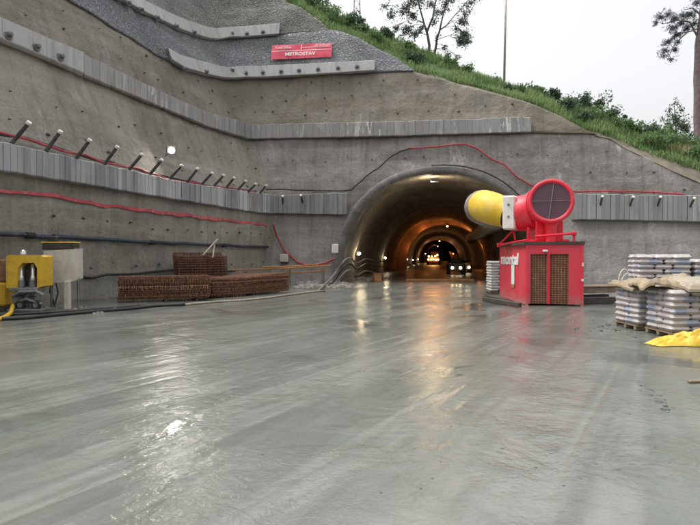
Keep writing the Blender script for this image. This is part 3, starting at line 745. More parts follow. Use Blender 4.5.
tree('small_tree', 'small open crowned tree beside the pine trunk', [([Cc(678, 152), Cc(677, 135), Cc(675, 118), Cc(674, 104)], .07, .015), ([Cc(677, 138), Cc(668, 128), Cc(664, 122)], .03, .01)],
     [(Cc(x, y, rg.uniform(-.5, .5)), r, n_) for x, y, r, n_ in ((676, 102, .3, 26), (669, 108, .3, 30), (682, 108, .3, 30), (664, 118, .35, 40), (674, 114, .4, 60), (683, 120, .4, 70), (668, 124, .4, 70), (677, 125, .5, 110), (686, 130, .45, 120), (671, 134, .5, 120), (680, 138, .6, 420), (676, 118, .5, 260), (684, 126, .5, 260), (670, 128, .45, 200), (688, 140, .4, 110), (664, 134, .35, 50), (690, 134, .3, 40))], .085, M['leaf_dark'], M['bark'])

# thin pole and far lattice pylon
p0 = hill(504, .95); mb = MB(); mb.tube([p0 - Vector((0, 0, .5)), at(506.5, -40, p0.y)], [.085, .07], 10)
tag(link('utility_pole', mb, M['galv'], smooth=True), 'thin pale tan pole standing on the hill ridge', 'pole')
Yt = 150; pyl = thing('lattice_pylon', 'distant lattice power pylon above the ridge left of the forked tree', 'pylon', tuple(at(357, 16, Yt)))
tops = [at(357, -60, Yt)] * 4; c0 = at(357, 20, Yt); w0, hgt = 1.9, at(357, -60, Yt).z - c0.z
mb = MB(); legs = [c0 + Vector((a * w0 / 2, b * w0 / 2, -3)) for a, b in ((-1, -1), (1, -1), (1, 1), (-1, 1))]
topc = c0 + Vector((0, 0, hgt)); tl = [topc + Vector((a * .3, b * .3, 0)) for a, b in ((-1, -1), (1, -1), (1, 1), (-1, 1))]
for a, b in zip(legs, tl): mb.tube([a, b], .12, 5)
for k in range(10):
    for i in range(4):
        j = (i + 1) % 4; mb.tube([legs[i].lerp(tl[i], k / 10), legs[j].lerp(tl[j], (k + 1) / 10)], .06, 4)
link('lattice_mast', mb, M['anchor'], pyl)
for f in (.55, .75, .92):
    mb = MB(); q = c0 + Vector((0, 0, hgt * f)); mb.tube([q - Vector((3, 0, 0)), q + Vector((0, 0, .5)), q + Vector((3, 0, 0))], .1, 5); link('cross_arm', mb, M['anchor'], pyl)

# ------------------------------------------------------------------ banner
s0_, z0_ = inv(271, 59.5, 'P', .36); o_ = S(s0_, z0_, .36)
q1 = onP(331.5, 57, .36); q2 = onP(271.5, 45.5, .36); bx = (q1 - o_); L_ = bx.length; bx.normalize()
bn = bx.cross((q2 - o_).normalized()).normalized(); by = bn.cross(bx).normalized(); H_ = (q2 - o_).dot(by)
ban = thing('banner', 'wide red banner with white lettering on the rough slope', 'banner', tuple(o_))
mb = MB(); mb.grid(lambda u, v: o_ + bx * L_ * u + by * H_ * v + bn * (.04 * math.sin(u * 9) * math.sin(v * 3.1) + .03 * nz((u * 6, v * 3, 0))), 24, 6)
link('banner_cloth', mb, M['banner'], ban, smooth=True)
def text(name, body, parent, origin, ex, ey, height, width=None, mat=None, depth=.01, bold=0.0):
    cu = bpy.data.curves.new(name, 'FONT'); cu.body = body; cu.size = 1; cu.extrude = .01; cu.offset = bold
    to = bpy.data.objects.new(name, cu); COL.objects.link(to)
    bpy.context.view_layer.update()
    me = bpy.data.meshes.new_from_object(to.evaluated_get(bpy.context.evaluated_depsgraph_get()))
    COL.objects.unlink(to); bpy.data.objects.remove(to)
    xs = [v.co.x for v in me.vertices]; ys = [v.co.y for v in me.vertices]; x0, x1, y0, y1 = min(xs), max(xs), min(ys), max(ys)
    ky = height / (y1 - y0); kx = (width / (x1 - x0)) if width else ky; ez = ex.cross(ey).normalized()
    off = WLOC[parent.name]
    for v in me.vertices: v.co = origin + ex * (v.co.x - x0) * kx + ey * (v.co.y - y0) * ky + ez * (v.co.z * depth / .01) - off
    me.materials.append(mat or M['letter']); o = bpy.data.objects.new(name, me); COL.objects.link(o); o.parent = parent; WLOC[o.name] = off
    return o
e_ = bn * .09
text('lettering', 'Tunel Žilina', ban, o_ + bx * L_ * .06 + by * H_ * .68 + e_, bx, by, H_ * .2, L_ * .27)
text('lettering', 'D1 Hričovské', ban, o_ + bx * L_ * .73 + by * H_ * .76 + e_, bx, by, H_ * .16, L_ * .24)
text('lettering', 'METROSTAV', ban, o_ + bx * L_ * .24 + by * H_ * .16 + e_, bx, by, H_ * .24, L_ * .5, bold=.03)
mb = MB()
for (u0, u1, v0, v1) in ((.0, 1, .5, .535), (.5, .98, .70, .725), (.495, .505, .55, .97)):
    P4 = [o_ + bx * L_ * u + by * H_ * v + e_ for u, v in ((u0, v0), (u1, v0), (u1, v1), (u0, v1))]; mb.add(P4, [(0, 1, 2, 3)])
link('printed_line', mb, M['letter'], ban)

# ------------------------------------------------------------------ cables and pipes on the walls
def wallpath(pts, off, wob=.02, r=.04, sub_=6, ends=None):
    out = []
    P3 = []
    for x, y, sd_ in pts:
        s, z = inv(x, y, sd_, off); P3.append(S(s, z, off))
    for i in range(len(P3) - 1):
        for k in range(sub_):
            p = P3[i].lerp(P3[i + 1], k / sub_); out.append(p + Vector((0, nz(p, 1.5) * wob * .5, nz(p + Vector((3, 1, 2)), 1.1) * wob)))
    out.append(P3[-1]); return out
def cable(name, label, cat, pts, r, mat, group=None, seg=7):
    mb = MB(); mb.tube(pts, r, seg); return tag(link(name, mb, mat, smooth=True), label, cat, group)
cable('black_cable', 'sagging black cable strung behind the slanted tubes on the left wall', 'cable', wallpath([(-40, 122, 'L'), (0, 133, 'L'), (20, 137, 'L'), (60, 149, 'L'), (110, 162, 'L'), (150, 173, 'L'), (185, 181, 'L'), (225, 188, 'L'), (256, 191, 'L')], .25, .1), .05, M['cable_black'])
cable('red_cable', 'short stretches of red hose following the black cable on the left wall', 'hose', wallpath([(-40, 119, 'L'), (0, 131, 'L'), (22, 138, 'L'), (60, 150.5, 'L'), (85, 154, 'L'), (110, 163.5, 'L'), (140, 169, 'L'), (170, 180, 'L'), (205, 185, 'L'), (256, 192, 'L')], .3, .1), .045, M['cable_red'])
cable('grey_cable', 'dark cable from the wall corner climbing over the tunnel collar', 'cable', wallpath([(262, 190, 'P'), (300, 190, 'P'), (340, 191, 'P'), (351, 190, 'P'), (366, 176, 'P'), (378, 168, 'P'), (390, 157, 'P'), (400, 151, 'P'), (412, 148, 'P')], .16, .06), .05, M['cable_black'])
cable('red_cable', 'red cable draped on the portal wall above the tunnel and fan', 'cable', wallpath([(410, 148, 'P'), (440, 146, 'P'), (465, 144, 'P'), (475, 148, 'P'), (490, 158, 'P'), (505, 165, 'P'), (518, 178, 'P'), (535, 187, 'P'), (560, 190, 'P'), (580, 191, 'P'), (620, 191.5, 'P'), (650, 192, 'P'), (680, 194, 'P'), (693, 199, 'P')], .2, .08), .055, M['cable_red'])
cpts = [tp(-(ROUT + .07) * math.copysign(abs(math.cos(R(a))) ** (2 / 2.25), math.cos(R(a))), -.12 + .03 * math.sin(a), (HOUT + .07) * math.sin(R(a)) ** (2 / 2.25)) for a in range(88, 152, 4)]
cable('grey_cable', 'grey cable following the crown of the collar to the fan', 'cable', cpts, .045, M['cable_black'])
mbp = wallpath([(-40, 184, 'L'), (0, 189, 'L'), (25, 192, 'L'), (60, 197.5, 'L'), (100, 204, 'L'), (125, 208, 'L'), (160, 212, 'L'), (200, 217, 'L'), (240, 221, 'L'), (268, 225, 'L')], .08, .1)
mb = MB()
for i in range(len(mbp) - 1):
    a, b = mbp[i], mbp[i + 1]; hh = .075 + .03 * nz(a, 1.0); mb.add([a - Vector((0, 0, hh)), b - Vector((0, 0, hh)), b + Vector((.02, 0, hh * .7)), a + Vector((.02, 0, hh * .7))], [(0, 1, 2, 3)])
    mb.add([a + Vector((-.03, .02, -hh)), b + Vector((-.03, .02, -hh)), b + Vector((-.03, .02, hh * .7)), a + Vector((-.03, .02, hh * .7))], [(3, 2, 1, 0)])
tag(link('warning_tape', mb, M['tape_red']), 'pinkish red warning tape strung along the lower left wall', 'warning tape')
cable('red_cable', 'red cable hanging down in a curve from the wall corner', 'cable', wallpath([(268, 225, 'P'), (276, 236, 'P'), (285, 251, 'P'), (297, 262, 'P'), (310, 265.5, 'P'), (325, 263, 'P'), (338, 257, 'P')], .2, .05), .06, M['cable_red'])
cable('blue_pipe', 'dark blue pipe running level along the left wall', 'pipe', wallpath([(-40, 231.5, 'L'), (0, 233.5, 'L'), (60, 237.5, 'L'), (140, 242, 'L'), (200, 244.5, 'L'), (268, 247, 'L')], .14, .05), .075, M['pipe_blue'])
for x, y in ((30, 235.5), (152, 242.5), (224, 245.5)):
    s, z = inv(x, y, 'L', .14); p = S(s, z, .14); d = Vector((dL.x, dL.y, 0)); mb = MB(); mb.tube([p - d * .16, p + d * .16], .105, 10)
    tag(link('pipe_coupling', mb, M['black']), 'thick black coupling on the level blue pipe', 'pipe coupling', 'couplings of the blue pipe')
cable('black_hose', 'dark hose slung low on the left wall behind the rusty steel', 'hose', wallpath([(70, 276, 'L'), (95, 276.5, 'L'), (125, 273.5, 'L'), (160, 271, 'L'), (200, 270, 'L'), (235, 271, 'L')], .14, .08), .05, M['cable_black'])

# ------------------------------------------------------------------ lamps
def point(name, p, col, e, r=.1, parent=None):
    ld = bpy.data.lights.new(name, 'POINT'); ld.energy = e; ld.color = col; ld.shadow_soft_size = r
    o = bpy.data.objects.new(name, ld); COL.objects.link(o); o.location = p; return o
s, z = inv(168, 152, 'L', .35); fp = S(s, z, .75)
fl = thing('floodlight', 'bright lit floodlight on the left wall above the slanted tubes', 'floodlight', tuple(fp))
aim = (Vector((2.5, 3.0, 1.0)) - fp).normalized(); q = aim.to_track_quat('Z', 'Y').to_matrix()
mb = MB(); mb.bbox(fp, (.44, .4, .2), 0, .04, q); link('housing', mb, M['grey_metal'], fl)
mb = MB(); mb.lathe([(.001, .03), (.1, .022), (.13, .0)], Matrix.Translation(fp + aim * .101) @ q.to_4x4(), 20); link('lens', mb, M['headlamp'], fl)
mb = MB(); mb.tube([fp - aim * .1, S(s, z - .1, 0.0)], .03, 6); link('bracket', mb, M['grey_metal'], fl)
ld = bpy.data.lights.new('floodlight_beam', 'SPOT'); ld.energy = 120; ld.spot_size = R(140); ld.spot_blend = 1; ld.color = (1, .92, .8); ld.shadow_soft_size = .2
lo = bpy.data.objects.new('floodlight_beam', ld); COL.objects.link(lo); lo.location = fp + aim * .2; lo.rotation_euler = (-aim).to_track_quat('Z', 'Y').to_euler()
def tlamp(pos, label, group, e, mat, col, parent_name='wall_lamp'):
    t = thing(parent_name, label, 'lamp', tuple(pos), 0, group)
    mb = MB(); mb.bbox(pos - TN * .06, (.12, .2, .3), R(-9), .02); link('housing', mb, M['grey_metal'], t)
    mb = MB(); mb.lathe([(.001, -.11), (.08, -.08), (.11, 0), (.08, .08), (.001, .11)], Matrix.Translation(pos + TN * .1 - TD * .05), 12); link('bulb', mb, mat, t, smooth=True)
    point('lamp_light', pos + TN * .3 - TD * .25, col, e, .08)
for t, zz, e in ((5.5, 1.85, 20), (25, 1.5, 11), (45, 1.5, 6), (64, 1.2, 6), (84, .95, 6), (110, 1.0, 6)):
    k = (1 - (zz / HIN) ** 2.25) ** (1 / 2.25)
    tlamp(tp(-RIN * k + .14, t, zz), 'small round lit lamp low on the left lining of the tunnel', 'lamps along the left tunnel lining', e, M['warmlamp'], (1, .8, .5))
cp = tp(-.15, .55, HIN - .3)
t = thing('crown_lamp', 'box lamp hanging at the top of the tunnel mouth', 'lamp', tuple(cp))
mb = MB(); mb.bbox(cp, (.5, .34, .2), 0, .03); link('housing', mb, M['grey_metal'], t)
mb = MB(); mb.box(cp + TD * .18 + Vector((0, 0, -.02)), (.42, .02, .14), R(-9.3)); link('lens', mb, M['crownlamp'], t)
point('lamp_light', cp + TD * .45 + Vector((-.3, 0, -.25)), (1, .78, .45), 110, .15); point('lamp_light', cp + TD * .4 + Vector((.9, 0, -.35)), (1, .78, .45), 16, .15)
def olamp(pos, e, col=(1, .3, .06)):
    t = thing('orange_lamp', 'orange glowing lamp hung under the crown deep in the tunnel', 'lamp', tuple(pos), 0, 'orange lamps deep in the tunnel')
    mb = MB(); mb.bbox(pos, (.3, .3, .2), 0, .03); link('housing', mb, M['grey_metal'], t)
    mb = MB(); mb.box(pos - TD * .16, (.24, .02, .15), R(-9.3)); link('lens', mb, M['orangelamp'], t)
    point('lamp_light', pos - TD * .6 - Vector((0, 0, .3)), col, e, .2)
for t_, x0_, k_, es in ((44, .75, .915, (14, 26, 38, 28, 14)), (112, -.6, .9, (8, 14, 18, 14, 8)), (185, -1.6, .9, (24, 34, 40, 34, 24))):
    for a_, e_w in zip((25, 60, 92, 122, 152), es):
        c_, s_ = math.cos(R(a_)), math.sin(R(a_)); q_ = tp(x0_ - RIN * k_ * .94 * abs(c_) ** (2 / 2.25) * (1 if c_ > 0 else -1), t_ - .7, HIN * k_ * .95 * s_ ** (2 / 2.25))
        if a_ == 92: olamp(q_, e_w)
        else: point('lamp_light', q_, (1, .3, .06) if t_ != 112 else (1, .55, .3), e_w, .15)
olamp(tp(-4.2, 120, 2.5), 60); olamp(tp(3.4, 125, 2.5), 60)

# ------------------------------------------------------------------ machines deep inside the tunnel
def wheel(mb_t, mb_r, c, r, w, ax):
    ax = ax.normalized(); q = ax.to_track_quat('Z', 'Y').to_matrix().to_4x4(); Mx = Matrix.Translation(c) @ q
    mb_t.lathe([(r * .55, -w / 2), (r * .92, -w / 2), (r, -w * .35), (r, w * .35), (r * .92, w / 2), (r * .55, w / 2)], Mx, 20)
    mb_r.lathe([(.001, w * .3), (r * .3, w * .36), (r * .55, w * .4), (r * .55, -w * .4), (.001, -w * .3)], Mx, 16)
def tunnel_vehicle(name, label, cat, x, t, w, l, h, body, lampz, lampx):
    c = tp(x, t, 0); root = thing(name, label, cat, tuple(c)); rz = R(-9.3)
    def P(a, b, z): return tp(x + a, t + b, z)
    mb = MB(); mb.bbox(P(0, l * .5, .55 + h * .18), (w, l, h * .34), rz, .06); mb.bbox(P(0, l * .12, .5), (w * .9, l * .2, .35), rz, .05); link('chassis', mb, body, root)
    mb = MB(); mb.bbox(P(0, l * .3, h * .68), (w * .8, l * .34, h * .46), rz, .08); link('cab', mb, body, root)
    mb = MB(); mb.box(P(0, l * .3 - l * .17 - .012, h * .74), (w * .66, .02, h * .28), rz); link('windscreen', mb, M['black'], root)
    mb = MB(); mb.bbox(P(0, l * .76, h * .6), (w * 1.02, l * .4, h * .3), rz, .06); link('skip', mb, body, root)
    for a in (-1, 1):
        for b in (.2, .8):
            m1, m2 = MB(), MB(); wheel(m1, m2, P(a * w * .46, l * b, .45), .45, .32, TN * a); o = link('wheel', m1, M['black'], root); sub('rim', m2, M['grey_metal'], o)
        mb = MB(); mb.lathe([(.001, .03), (.1, .02), (.13, -.03), (.001, -.05)], Matrix.Translation(P(a * lampx, -.03, lampz)) @ (-TD).to_track_quat('Z', 'Y').to_matrix().to_4x4(), 14)
        link('headlight', mb, M['vehlamp'], root)
    point('lamp_light', P(0, -1.0, lampz + .1), (1, .75, .4), 4, .1)
    return root
tunnel_vehicle('dump_truck', 'small dumper with two lit headlights facing out of the tunnel', 'dump truck', 1.6, 17, 1.5, 3.6, 1.6, M['black'], .62, .36)
tunnel_vehicle('loader', 'dim rusty red loader parked by the right tunnel wall', 'loader', 2.7, 23, 1.0, 4.2, 1.45, M['rust_light'], .55, .3)
c = tp(-1.4, 78, 0); rig = thing('drilling_rig', 'drilling machine with clustered orange work lamps deep in the tunnel', 'drilling rig', tuple(c))
def P(a, b, z): return tp(-1.4 + a, 78 + b, z)
mb = MB(); mb.bbox(P(0, 3, 1.1), (2.2, 7, 1.0), R(-9.3), .08); link('chassis', mb, M['rust_light'], rig)
mb = MB(); mb.bbox(P(.2, 4, 2.1), (1.6, 2, 1.2), R(-9.3), .08); link('cab', mb, M['rust_light'], rig)
for a in (-1, 1):
    for b in (1, 5): m1, m2 = MB(), MB(); wheel(m1, m2, P(a * 1.15, b, .55), .55, .4, TN * a); o = link('wheel', m1, M['black'], rig); sub('rim', m2, M['grey_metal'], o)
    mb = MB(); mb.tube([P(a * .6, 6, 1.5), P(a * 1.2, 9, 2.8), P(a * 1.6, 13, 3.0)], [.16, .14, .1], 8); link('boom', mb, M['rust_light'], rig)
for a, zz in ((-1.0, 1.0), (-.5, 1.0), (0, 1.05), (.5, .95), (.95, 1.0), (-.9, 1.65), (-.3, 1.6), (.4, 1.7), (.8, 1.9)):
    mb = MB(); mb.lathe([(.001, .04), (.12, .03), (.15, -.03), (.001, -.05)], Matrix.Translation(P(a, -.6, zz + .1)) @ (-TD).to_track_quat('Z', 'Y').to_matrix().to_4x4(), 12); link('work_lamp', mb, M['orangelamp'], rig)
point('lamp_light', P(0, -1.6, 1.8), (1, .4, .1), 60, .2)
# low orange strip, added to stand for the orange line across the tunnel floor
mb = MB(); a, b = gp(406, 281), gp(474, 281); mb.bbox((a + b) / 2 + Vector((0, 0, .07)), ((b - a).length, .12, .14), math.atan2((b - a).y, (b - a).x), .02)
tag(link('orange_strip', mb, M['orange']), 'long low orange strip lying across the tunnel floor', 'floor strip')
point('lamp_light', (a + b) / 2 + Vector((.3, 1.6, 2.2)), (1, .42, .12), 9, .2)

# tunnel left foot: crate, rubble, cables
p = gp(377, 281.5); mb = MB(); mb.bbox(p + Vector((0, 0, .25)), (.5, .4, .5), .3, .03); mb.box(p + Vector((0, 0, .52)), (.55, .45, .04), .3)
tag(link('orange_crate', mb, M['orange']), 'small orange box at the left foot of the tunnel', 'box')
def rock(mb, c, r, seed):
    vs = []; fs = []
    for j in range(5):
        for k in range(7):
            th = math.pi * j / 4; ph = 2 * math.pi * k / 7; d = Vector((math.sin(th) * math.cos(ph), math.sin(th) * math.sin(ph), math.cos(th) * .7))
            vs.append(c + d * r * (1 + .35 * nz(d * 1.7 + Vector((seed, 0, 0)))))
    for j in range(4):
        for k in range(7): fs.append((j * 7 + k, j * 7 + (k + 1) % 7, (j + 1) * 7 + (k + 1) % 7, (j + 1) * 7 + k))
    mb.add(vs, fs)
mb = MB()
for k in range(170):
    px = rg.uniform(296, 352); p = gp(px, rg.uniform(283, 289)); rock(mb, p + Vector((0, 0, .02)), rg.uniform(.04, .2), k)
for k in range(60):
    p = tp(-5.3 + rg.gauss(0, .35), rg.uniform(2, 14), 0); rock(mb, p, rg.uniform(.06, .28), k)
kind(link('rubble', mb, M['rubble']), 'stuff')
for i, (y0, y1, lab, m_) in enumerate(((262, 258, 'uppermost sagging cable at the left foot of the tunnel', 'cable_grey'), (268, 263, 'middle sagging cable at the left foot of the tunnel', 'cable_black'), (274, 270, 'lowest pale cable curling out of the tunnel foot', 'cable_grey'))):
    pts = [gp(318 + i * 4, 291 - i), at(333, y0 + 14, 33.2), at(343, y0, 33.6), at(350, y0 - 4, 34.2), at(357, y0 + 1, 36), at(366, y1 + 1, 39), at(376, y1 + 3, 44), at(386, y1 + 3, 52)]
    q = []
    for k_ in range(len(pts) - 1):
        p0_, p1_, p2_, p3_ = pts[max(0, k_ - 1)], pts[k_], pts[k_ + 1], pts[min(len(pts) - 1, k_ + 2)]
        for w in (0, .2, .4, .6, .8): q.append(.5 * (2 * p1_ + (p2_ - p0_) * w + (2 * p0_ - 5 * p1_ + 4 * p2_ - p3_) * w * w + (3 * p1_ - p0_ - 3 * p2_ + p3_) * w ** 3))
    q.append(pts[-1]); cable('tunnel_cable', lab, 'cable', q, .05, M[m_])
p = onP(335, 248.5, .9); mb = MB(); mb.bbox(p, (.42, .08, .55), R(-9), .02)
t = tag(link('notice_board', mb, M['white']), 'small white notice plate on the left side of the tunnel collar', 'sign')
p = onP(284, 258, .3); t = thing('lamp_box', 'small pale box fixed low near the wall corner', 'junction box', tuple(p))
mb = MB(); mb.bbox(p, (.55, .25, .5), R(-9), .04, None); link('box_body', mb, M['cream'], t)
mb = MB(); mb.box(p + Vector((0, .02, -.28)), (.5, .2, .06), R(-9)); link('base_plate', mb, M['black'], t)
# orange poles lying behind the steel
for i, (x0, y0, x1, y1, lab) in enumerate(((232, 270, 330, 265.5, 'long orange brown pole lying highest behind the rusty mats'), (238, 274, 326, 271, 'orange brown pole lying lowest behind the rusty mats'), (262, 267, 318, 264.5, 'short orange brown pole near the wall corner'))):
    a, b = at(x0, y0, 30 + i * .3), at(x1, y1, 33.2 + i * .2); mb = MB(); mb.tube([a, a.lerp(b, .5) - Vector((0, 0, .04)), b], .05, 6)
    for f in (.1, .5, .9):
        c = a.lerp(b, f); mb2 = MB()
    tag(link('pole', mb, M['orange']), lab, 'pole')
for f, lab in ((.12, 'left timber trestle under the orange brown poles'), (.55, 'middle timber trestle under the orange brown poles'), (.92, 'right timber trestle under the orange brown poles')):
    a = at(232, 270, 30).lerp(at(330, 265.5, 33.2), f); mb = MB(); mb.bbox((a.x, a.y + .2, a.z / 2 - .04), (.12, .9, a.z - .1), 0, .01)
    tag(link('trestle', mb, M['timber']), lab, 'trestle')

# ------------------------------------------------------------------ fan on its red container
FL = gp(526, 305.5); ex = (gp(583, 306.5) - FL); W = ex.length; ex.normalize(); ey = Vector((-ex.y, ex.x, 0))
BL_ = gp(500, 297.2); D = (BL_ - FL).dot(Vector((0, 1, 0))) + .1; H = 2.0
sd_dir = (BL_ - FL).normalized(); D = (BL_ - FL).length
def bp(u, v, z): return FL + ex * u + sd_dir * v + Vector((0, 0, z))
box = thing('fan_container', 'red steel container with rusty front grille under the big fan', 'container', tuple(bp(W / 2, D / 2, 0)))
def sheet(mb, pts): mb.add(pts, [tuple(range(len(pts)))])
mb = MB()
# body as slab prism, with recessed front opening
z0, z1 = .06, H
def prism(mb, uv4, za, zb):
    vs = [bp(u, v, za) for u, v in uv4] + [bp(u, v, zb) for u, v in uv4]
    mb.add(vs, [(3, 2, 1, 0), (4, 5, 6, 7), (0, 1, 5, 4), (1, 2, 6, 5), (2, 3, 7, 6), (3, 0, 4, 7)])
prism(mb, [(0, .0), (.14, 0), (.14, D), (0, D)], z0, z1)
prism(mb, [(W * .75, 0), (W, 0), (W, D), (W * .75, D)], z0, z1)
prism(mb, [(.14, .22), (W * .75, .22), (W * .75, D - .003), (.14, D - .003)], z0 + .003, z1 - .003)
prism(mb, [(.14, .0), (W * .75, .0), (W * .75, .22), (.14, .22)], z1 - .3, z1)
link('container_body', mb, M['red_box'], box)
mb = MB()
for u0, u1 in ((.0, .06), (W - .06, W)):
    prism(mb, [(u0 - .012, -.015), (u1 + .012, -.015), (u1 + .012, .05), (u0 - .012, .05)], 0.0, z1 + .002)
prism(mb, [(-.016, D - .06), (.05, D - .06), (.05, D + .012), (-.016, D + .012)], 0.0, z1 + .002)
prism(mb, [(.06, -.014), (W - .06, -.014), (W - .06, .04), (.06, .04)], z1 - .08, z1 + .001)
prism(mb, [(-.014, .05), (.03, .05), (.03, D - .06), (-.014, D - .06)], z1 - .08, z1 + .001); prism(mb, [(-.014, .05), (.03, .05), (.03, D - .06), (-.014, D - .06)], .02, .1)
link('corner_frame', mb, M['red_box'], box)
def grille(u0, u1):
    root_mb = MB()
    n_ = max(4, int((u1 - u0) / .085))
    for k in range(n_ + 1): root_mb.tube([bp(lerp(u0, u1, k / n_), .05, .06), bp(lerp(u0, u1, k / n_), .05, z1 - .3)], .011, 4)
    m_ = 22
    for k in range(m_ + 1): root_mb.tube([bp(u0, .066, lerp(.08, z1 - .31, k / m_)), bp(u1, .066, lerp(.08, z1 - .31, k / m_))], .013, 4)
    o = link('grille', root_mb, M['rust_light'], box)
    b = MB(); prism(b, [(u0, .14), (u1, .14), (u1, .16), (u0, .16)], .07, z1 - .302); sub('filter_mat', b, M['rust_mat'], o)
um = W * .4
grille(.145, um - .04); grille(um + .04, W * .75 - .01)
mb = MB(); prism(mb, [(um - .04, .0), (um + .04, .0), (um + .04, .1), (um - .04, .1)], .06, z1 - .3); link('centre_post', mb, M['red'], box)
mb = MB(); mb.bbox(bp(W * .33, -.05, z1 - .2), (.16, .1, .07), 0, .02); link('work_light', mb, M['white'], box)
mb = MB(); mb.bbox(bp(W * .985, -.04, .85), (.08, .05, .08), 0, .01); mb.bbox(bp(W * .99, -.03, 1.35), (.05, .05, .12), 0, .01); link('latch', mb, M['white'], box)
mb = MB()
prism(mb, [(-.1, -.06), (W + .04, -.06), (W + .04, .04), (-.1, .04)], H + .004, H + .1); prism(mb, [(-.1, D - .2), (W + .04, D - .2), (W + .04, D + .05), (-.1, D + .05)], H + .004, H + .1)
prism(mb, [(-.1, .043), (0.0, .043), (0.0, D - .203), (-.1, D - .203)], H + .004, H + .096); prism(mb, [(W - .06, .043), (W + .04, .043), (W + .04, D - .203), (W - .06, D - .203)], H + .004, H + .096)
link('top_rail', mb, M['timber_dark'], box)
# lettering on the long side (reads from the open side)
tx = -sd_dir; nside = Vector((-1, 0, 0))
so = bp(-.02, D * .92, H * .66)
text('lettering', 'montal', box, so, tx, Vector((0, 0, 1)), .42, D * .68, bold=.03)
mb = MB(); mb.add([bp(-.022, D * .50, .62), bp(-.022, D * .38, .62), bp(-.022, D * .38, H * .66), bp(-.022, D * .50, H * .66)], [(0, 1, 2, 3)]); link('white_stripe', mb, M['letter'], box)
mb = MB(); mb.add([bp(-.024, D * .50, .5), bp(-.024, D * .38, .5), bp(-.024, D * .38, .61), bp(-.024, D * .50, .61)], [(0, 1, 2, 3)]); link('orange_mark', mb, M['orange'], box)

fc = at(551, 201, FL.y + .35); ax_pts = [fc, at(513.5, 213.5, FL.y + 2.05)]
ax = (ax_pts[1] - ax_pts[0]).normalized(); faxis = Vector((-.30, -.95, .06)).normalized()
fan = thing('ventilation_fan', 'big red tunnel ventilation fan with round dark intake facing out', 'fan', (fc.x, fc.y + .9, H + .1))
r_ = 22.3 / 560 * fc.y
Mf = Matrix.Translation(fc) @ faxis.to_track_quat('Z', 'Y').to_matrix().to_4x4()
mb = MB(); mb.lathe([(r_ * .8, -.02), (r_ * .84, .05), (r_ * .96, .06), (r_, .0), (r_, -.2), (r_ * .94, -.24), (r_ * .94, -.28)], Mf, 48); link('intake_ring', mb, M['red_dirty'], fan, smooth=True)
mb = MB(); mb.lathe([(.001, .0), (r_ * .4, .0), (r_ * .83, .0)], Mf, 40); o = link('intake_mesh', mb, M['dark_mesh'], fan)
mb = MB(); up = Vector((0, 0, 1)); rt = faxis.cross(up).normalized() * -1
fu = rt.cross(faxis).normalized(); fu = fu if fu.z > 0 else -fu
mb.tube([fc + faxis * .03 + fu * r_ * .8 + rt * .09, fc + faxis * .03 - fu * r_ * .8 - rt * .07], .014, 5)
mb.tube([fc + faxis * .03 + rt * r_ * .8, fc + faxis * .03 - rt * r_ * .8], .011, 5)
sub('guard_bar', mb, M['grey_metal'], o)
# casing bends from the intake axis to the outlet axis
outc = ax_pts[1]; oaxis = Vector((-.83, .55, .03)).normalized()
def bez(p0, p1, p2, p3, t): return p0 * (1 - t) ** 3 + p1 * 3 * t * (1 - t) ** 2 + p2 * 3 * t * t * (1 - t) + p3 * t ** 3
cp0 = fc - faxis * .26; cp3 = outc - oaxis * .23
cs = [bez(cp0, cp0 - faxis * .75, cp3 - oaxis * .45, cp3, k / 14) for k in range(15)]
mb = MB(); mb.tube(cs, [lerp(r_ * .93, r_ * .86, k / 14) for k in range(15)], 32, caps=False); o = link('casing', mb, M['red_dirty'], fan, smooth=True)
mb = MB(); mid = cs[6]
for k in (3, 8):
    d = (cs[k + 1] - cs[k]).normalized(); Mx = Matrix.Translation(cs[k]) @ d.to_track_quat('Z', 'Y').to_matrix().to_4x4(); rr = lerp(r_ * .93, r_ * .86, k / 14)
    mb.lathe([(rr - .01, -.03), (rr + .05, -.03), (rr + .05, .03), (rr - .01, .03)], Mx, 32)
sub('flange', mb, M['red'], o)
mo = MB(); 
rO = 16.6 / 560 * outc.y
uO = Vector((0, 0, 1)); q3 = Matrix((oaxis, uO.cross(oaxis).normalized(), uO)).transposed()
mb = MB(); mb.bbox(outc, (.46, 2 * rO * .96, 2 * rO), 0, .05, q3); o = link('outlet_collar', mb, M['white'], fan)
mb = MB()
sidev = (q3 @ Vector((0, -1, 0)))
if sidev.y > 0: sidev = -sidev
for zz in (-.15, .28): mb.lathe([(.045, 0), (.045, .02), (.001, .02)], Matrix.Translation(outc + sidev * (rO * .96) + Vector((0, 0, zz))) @ sidev.to_track_quat('Z', 'Y').to_matrix().to_4x4(), 10)
sub('bolt', mb, M['grey_metal'], o)
# stand
zt = H + .1
mb = MB()
for cidx, w_ in ((2, .5), (9, .5)):
    c = cs[cidx]; d = (cs[min(cidx + 1, 14)] - cs[cidx]).normalized(); sd2 = Vector((-d.y, d.x, 0)).normalized()
    for sg in (-1, 1):
        mb.tube([c + sd2 * sg * r_ * .35 - Vector((0, 0, r_ * .8)), Vector((c.x, c.y, zt + .08)) + sd2 * sg * r_ * .5], .06, 8)
    mb.bbox((c.x, c.y, (zt + c.z - r_ * .86) / 2 + .05), (r_ * 1.25, .12, max(.1, c.z - r_ * .86 - zt)), math.atan2(sd2.y, sd2.x), .03)
    a = Vector((c.x, c.y, zt + .06)) + sd2 * r_ * .9; b = Vector((c.x, c.y, zt + .06)) - sd2 * r_ * .9
    mb.tube([a, b], .06, 6)
fr0 = at(535, 236.5, FL.y + .1); fr1 = at(574, 233.5, FL.y + .1)
mb.tube([fr0, fr1], .05, 6); mb.tube([fr1, Vector((fr1.x, fr1.y, zt + .02))], .04, 6); mb.bbox(fr1, (.16, .14, .14), 0, .03)
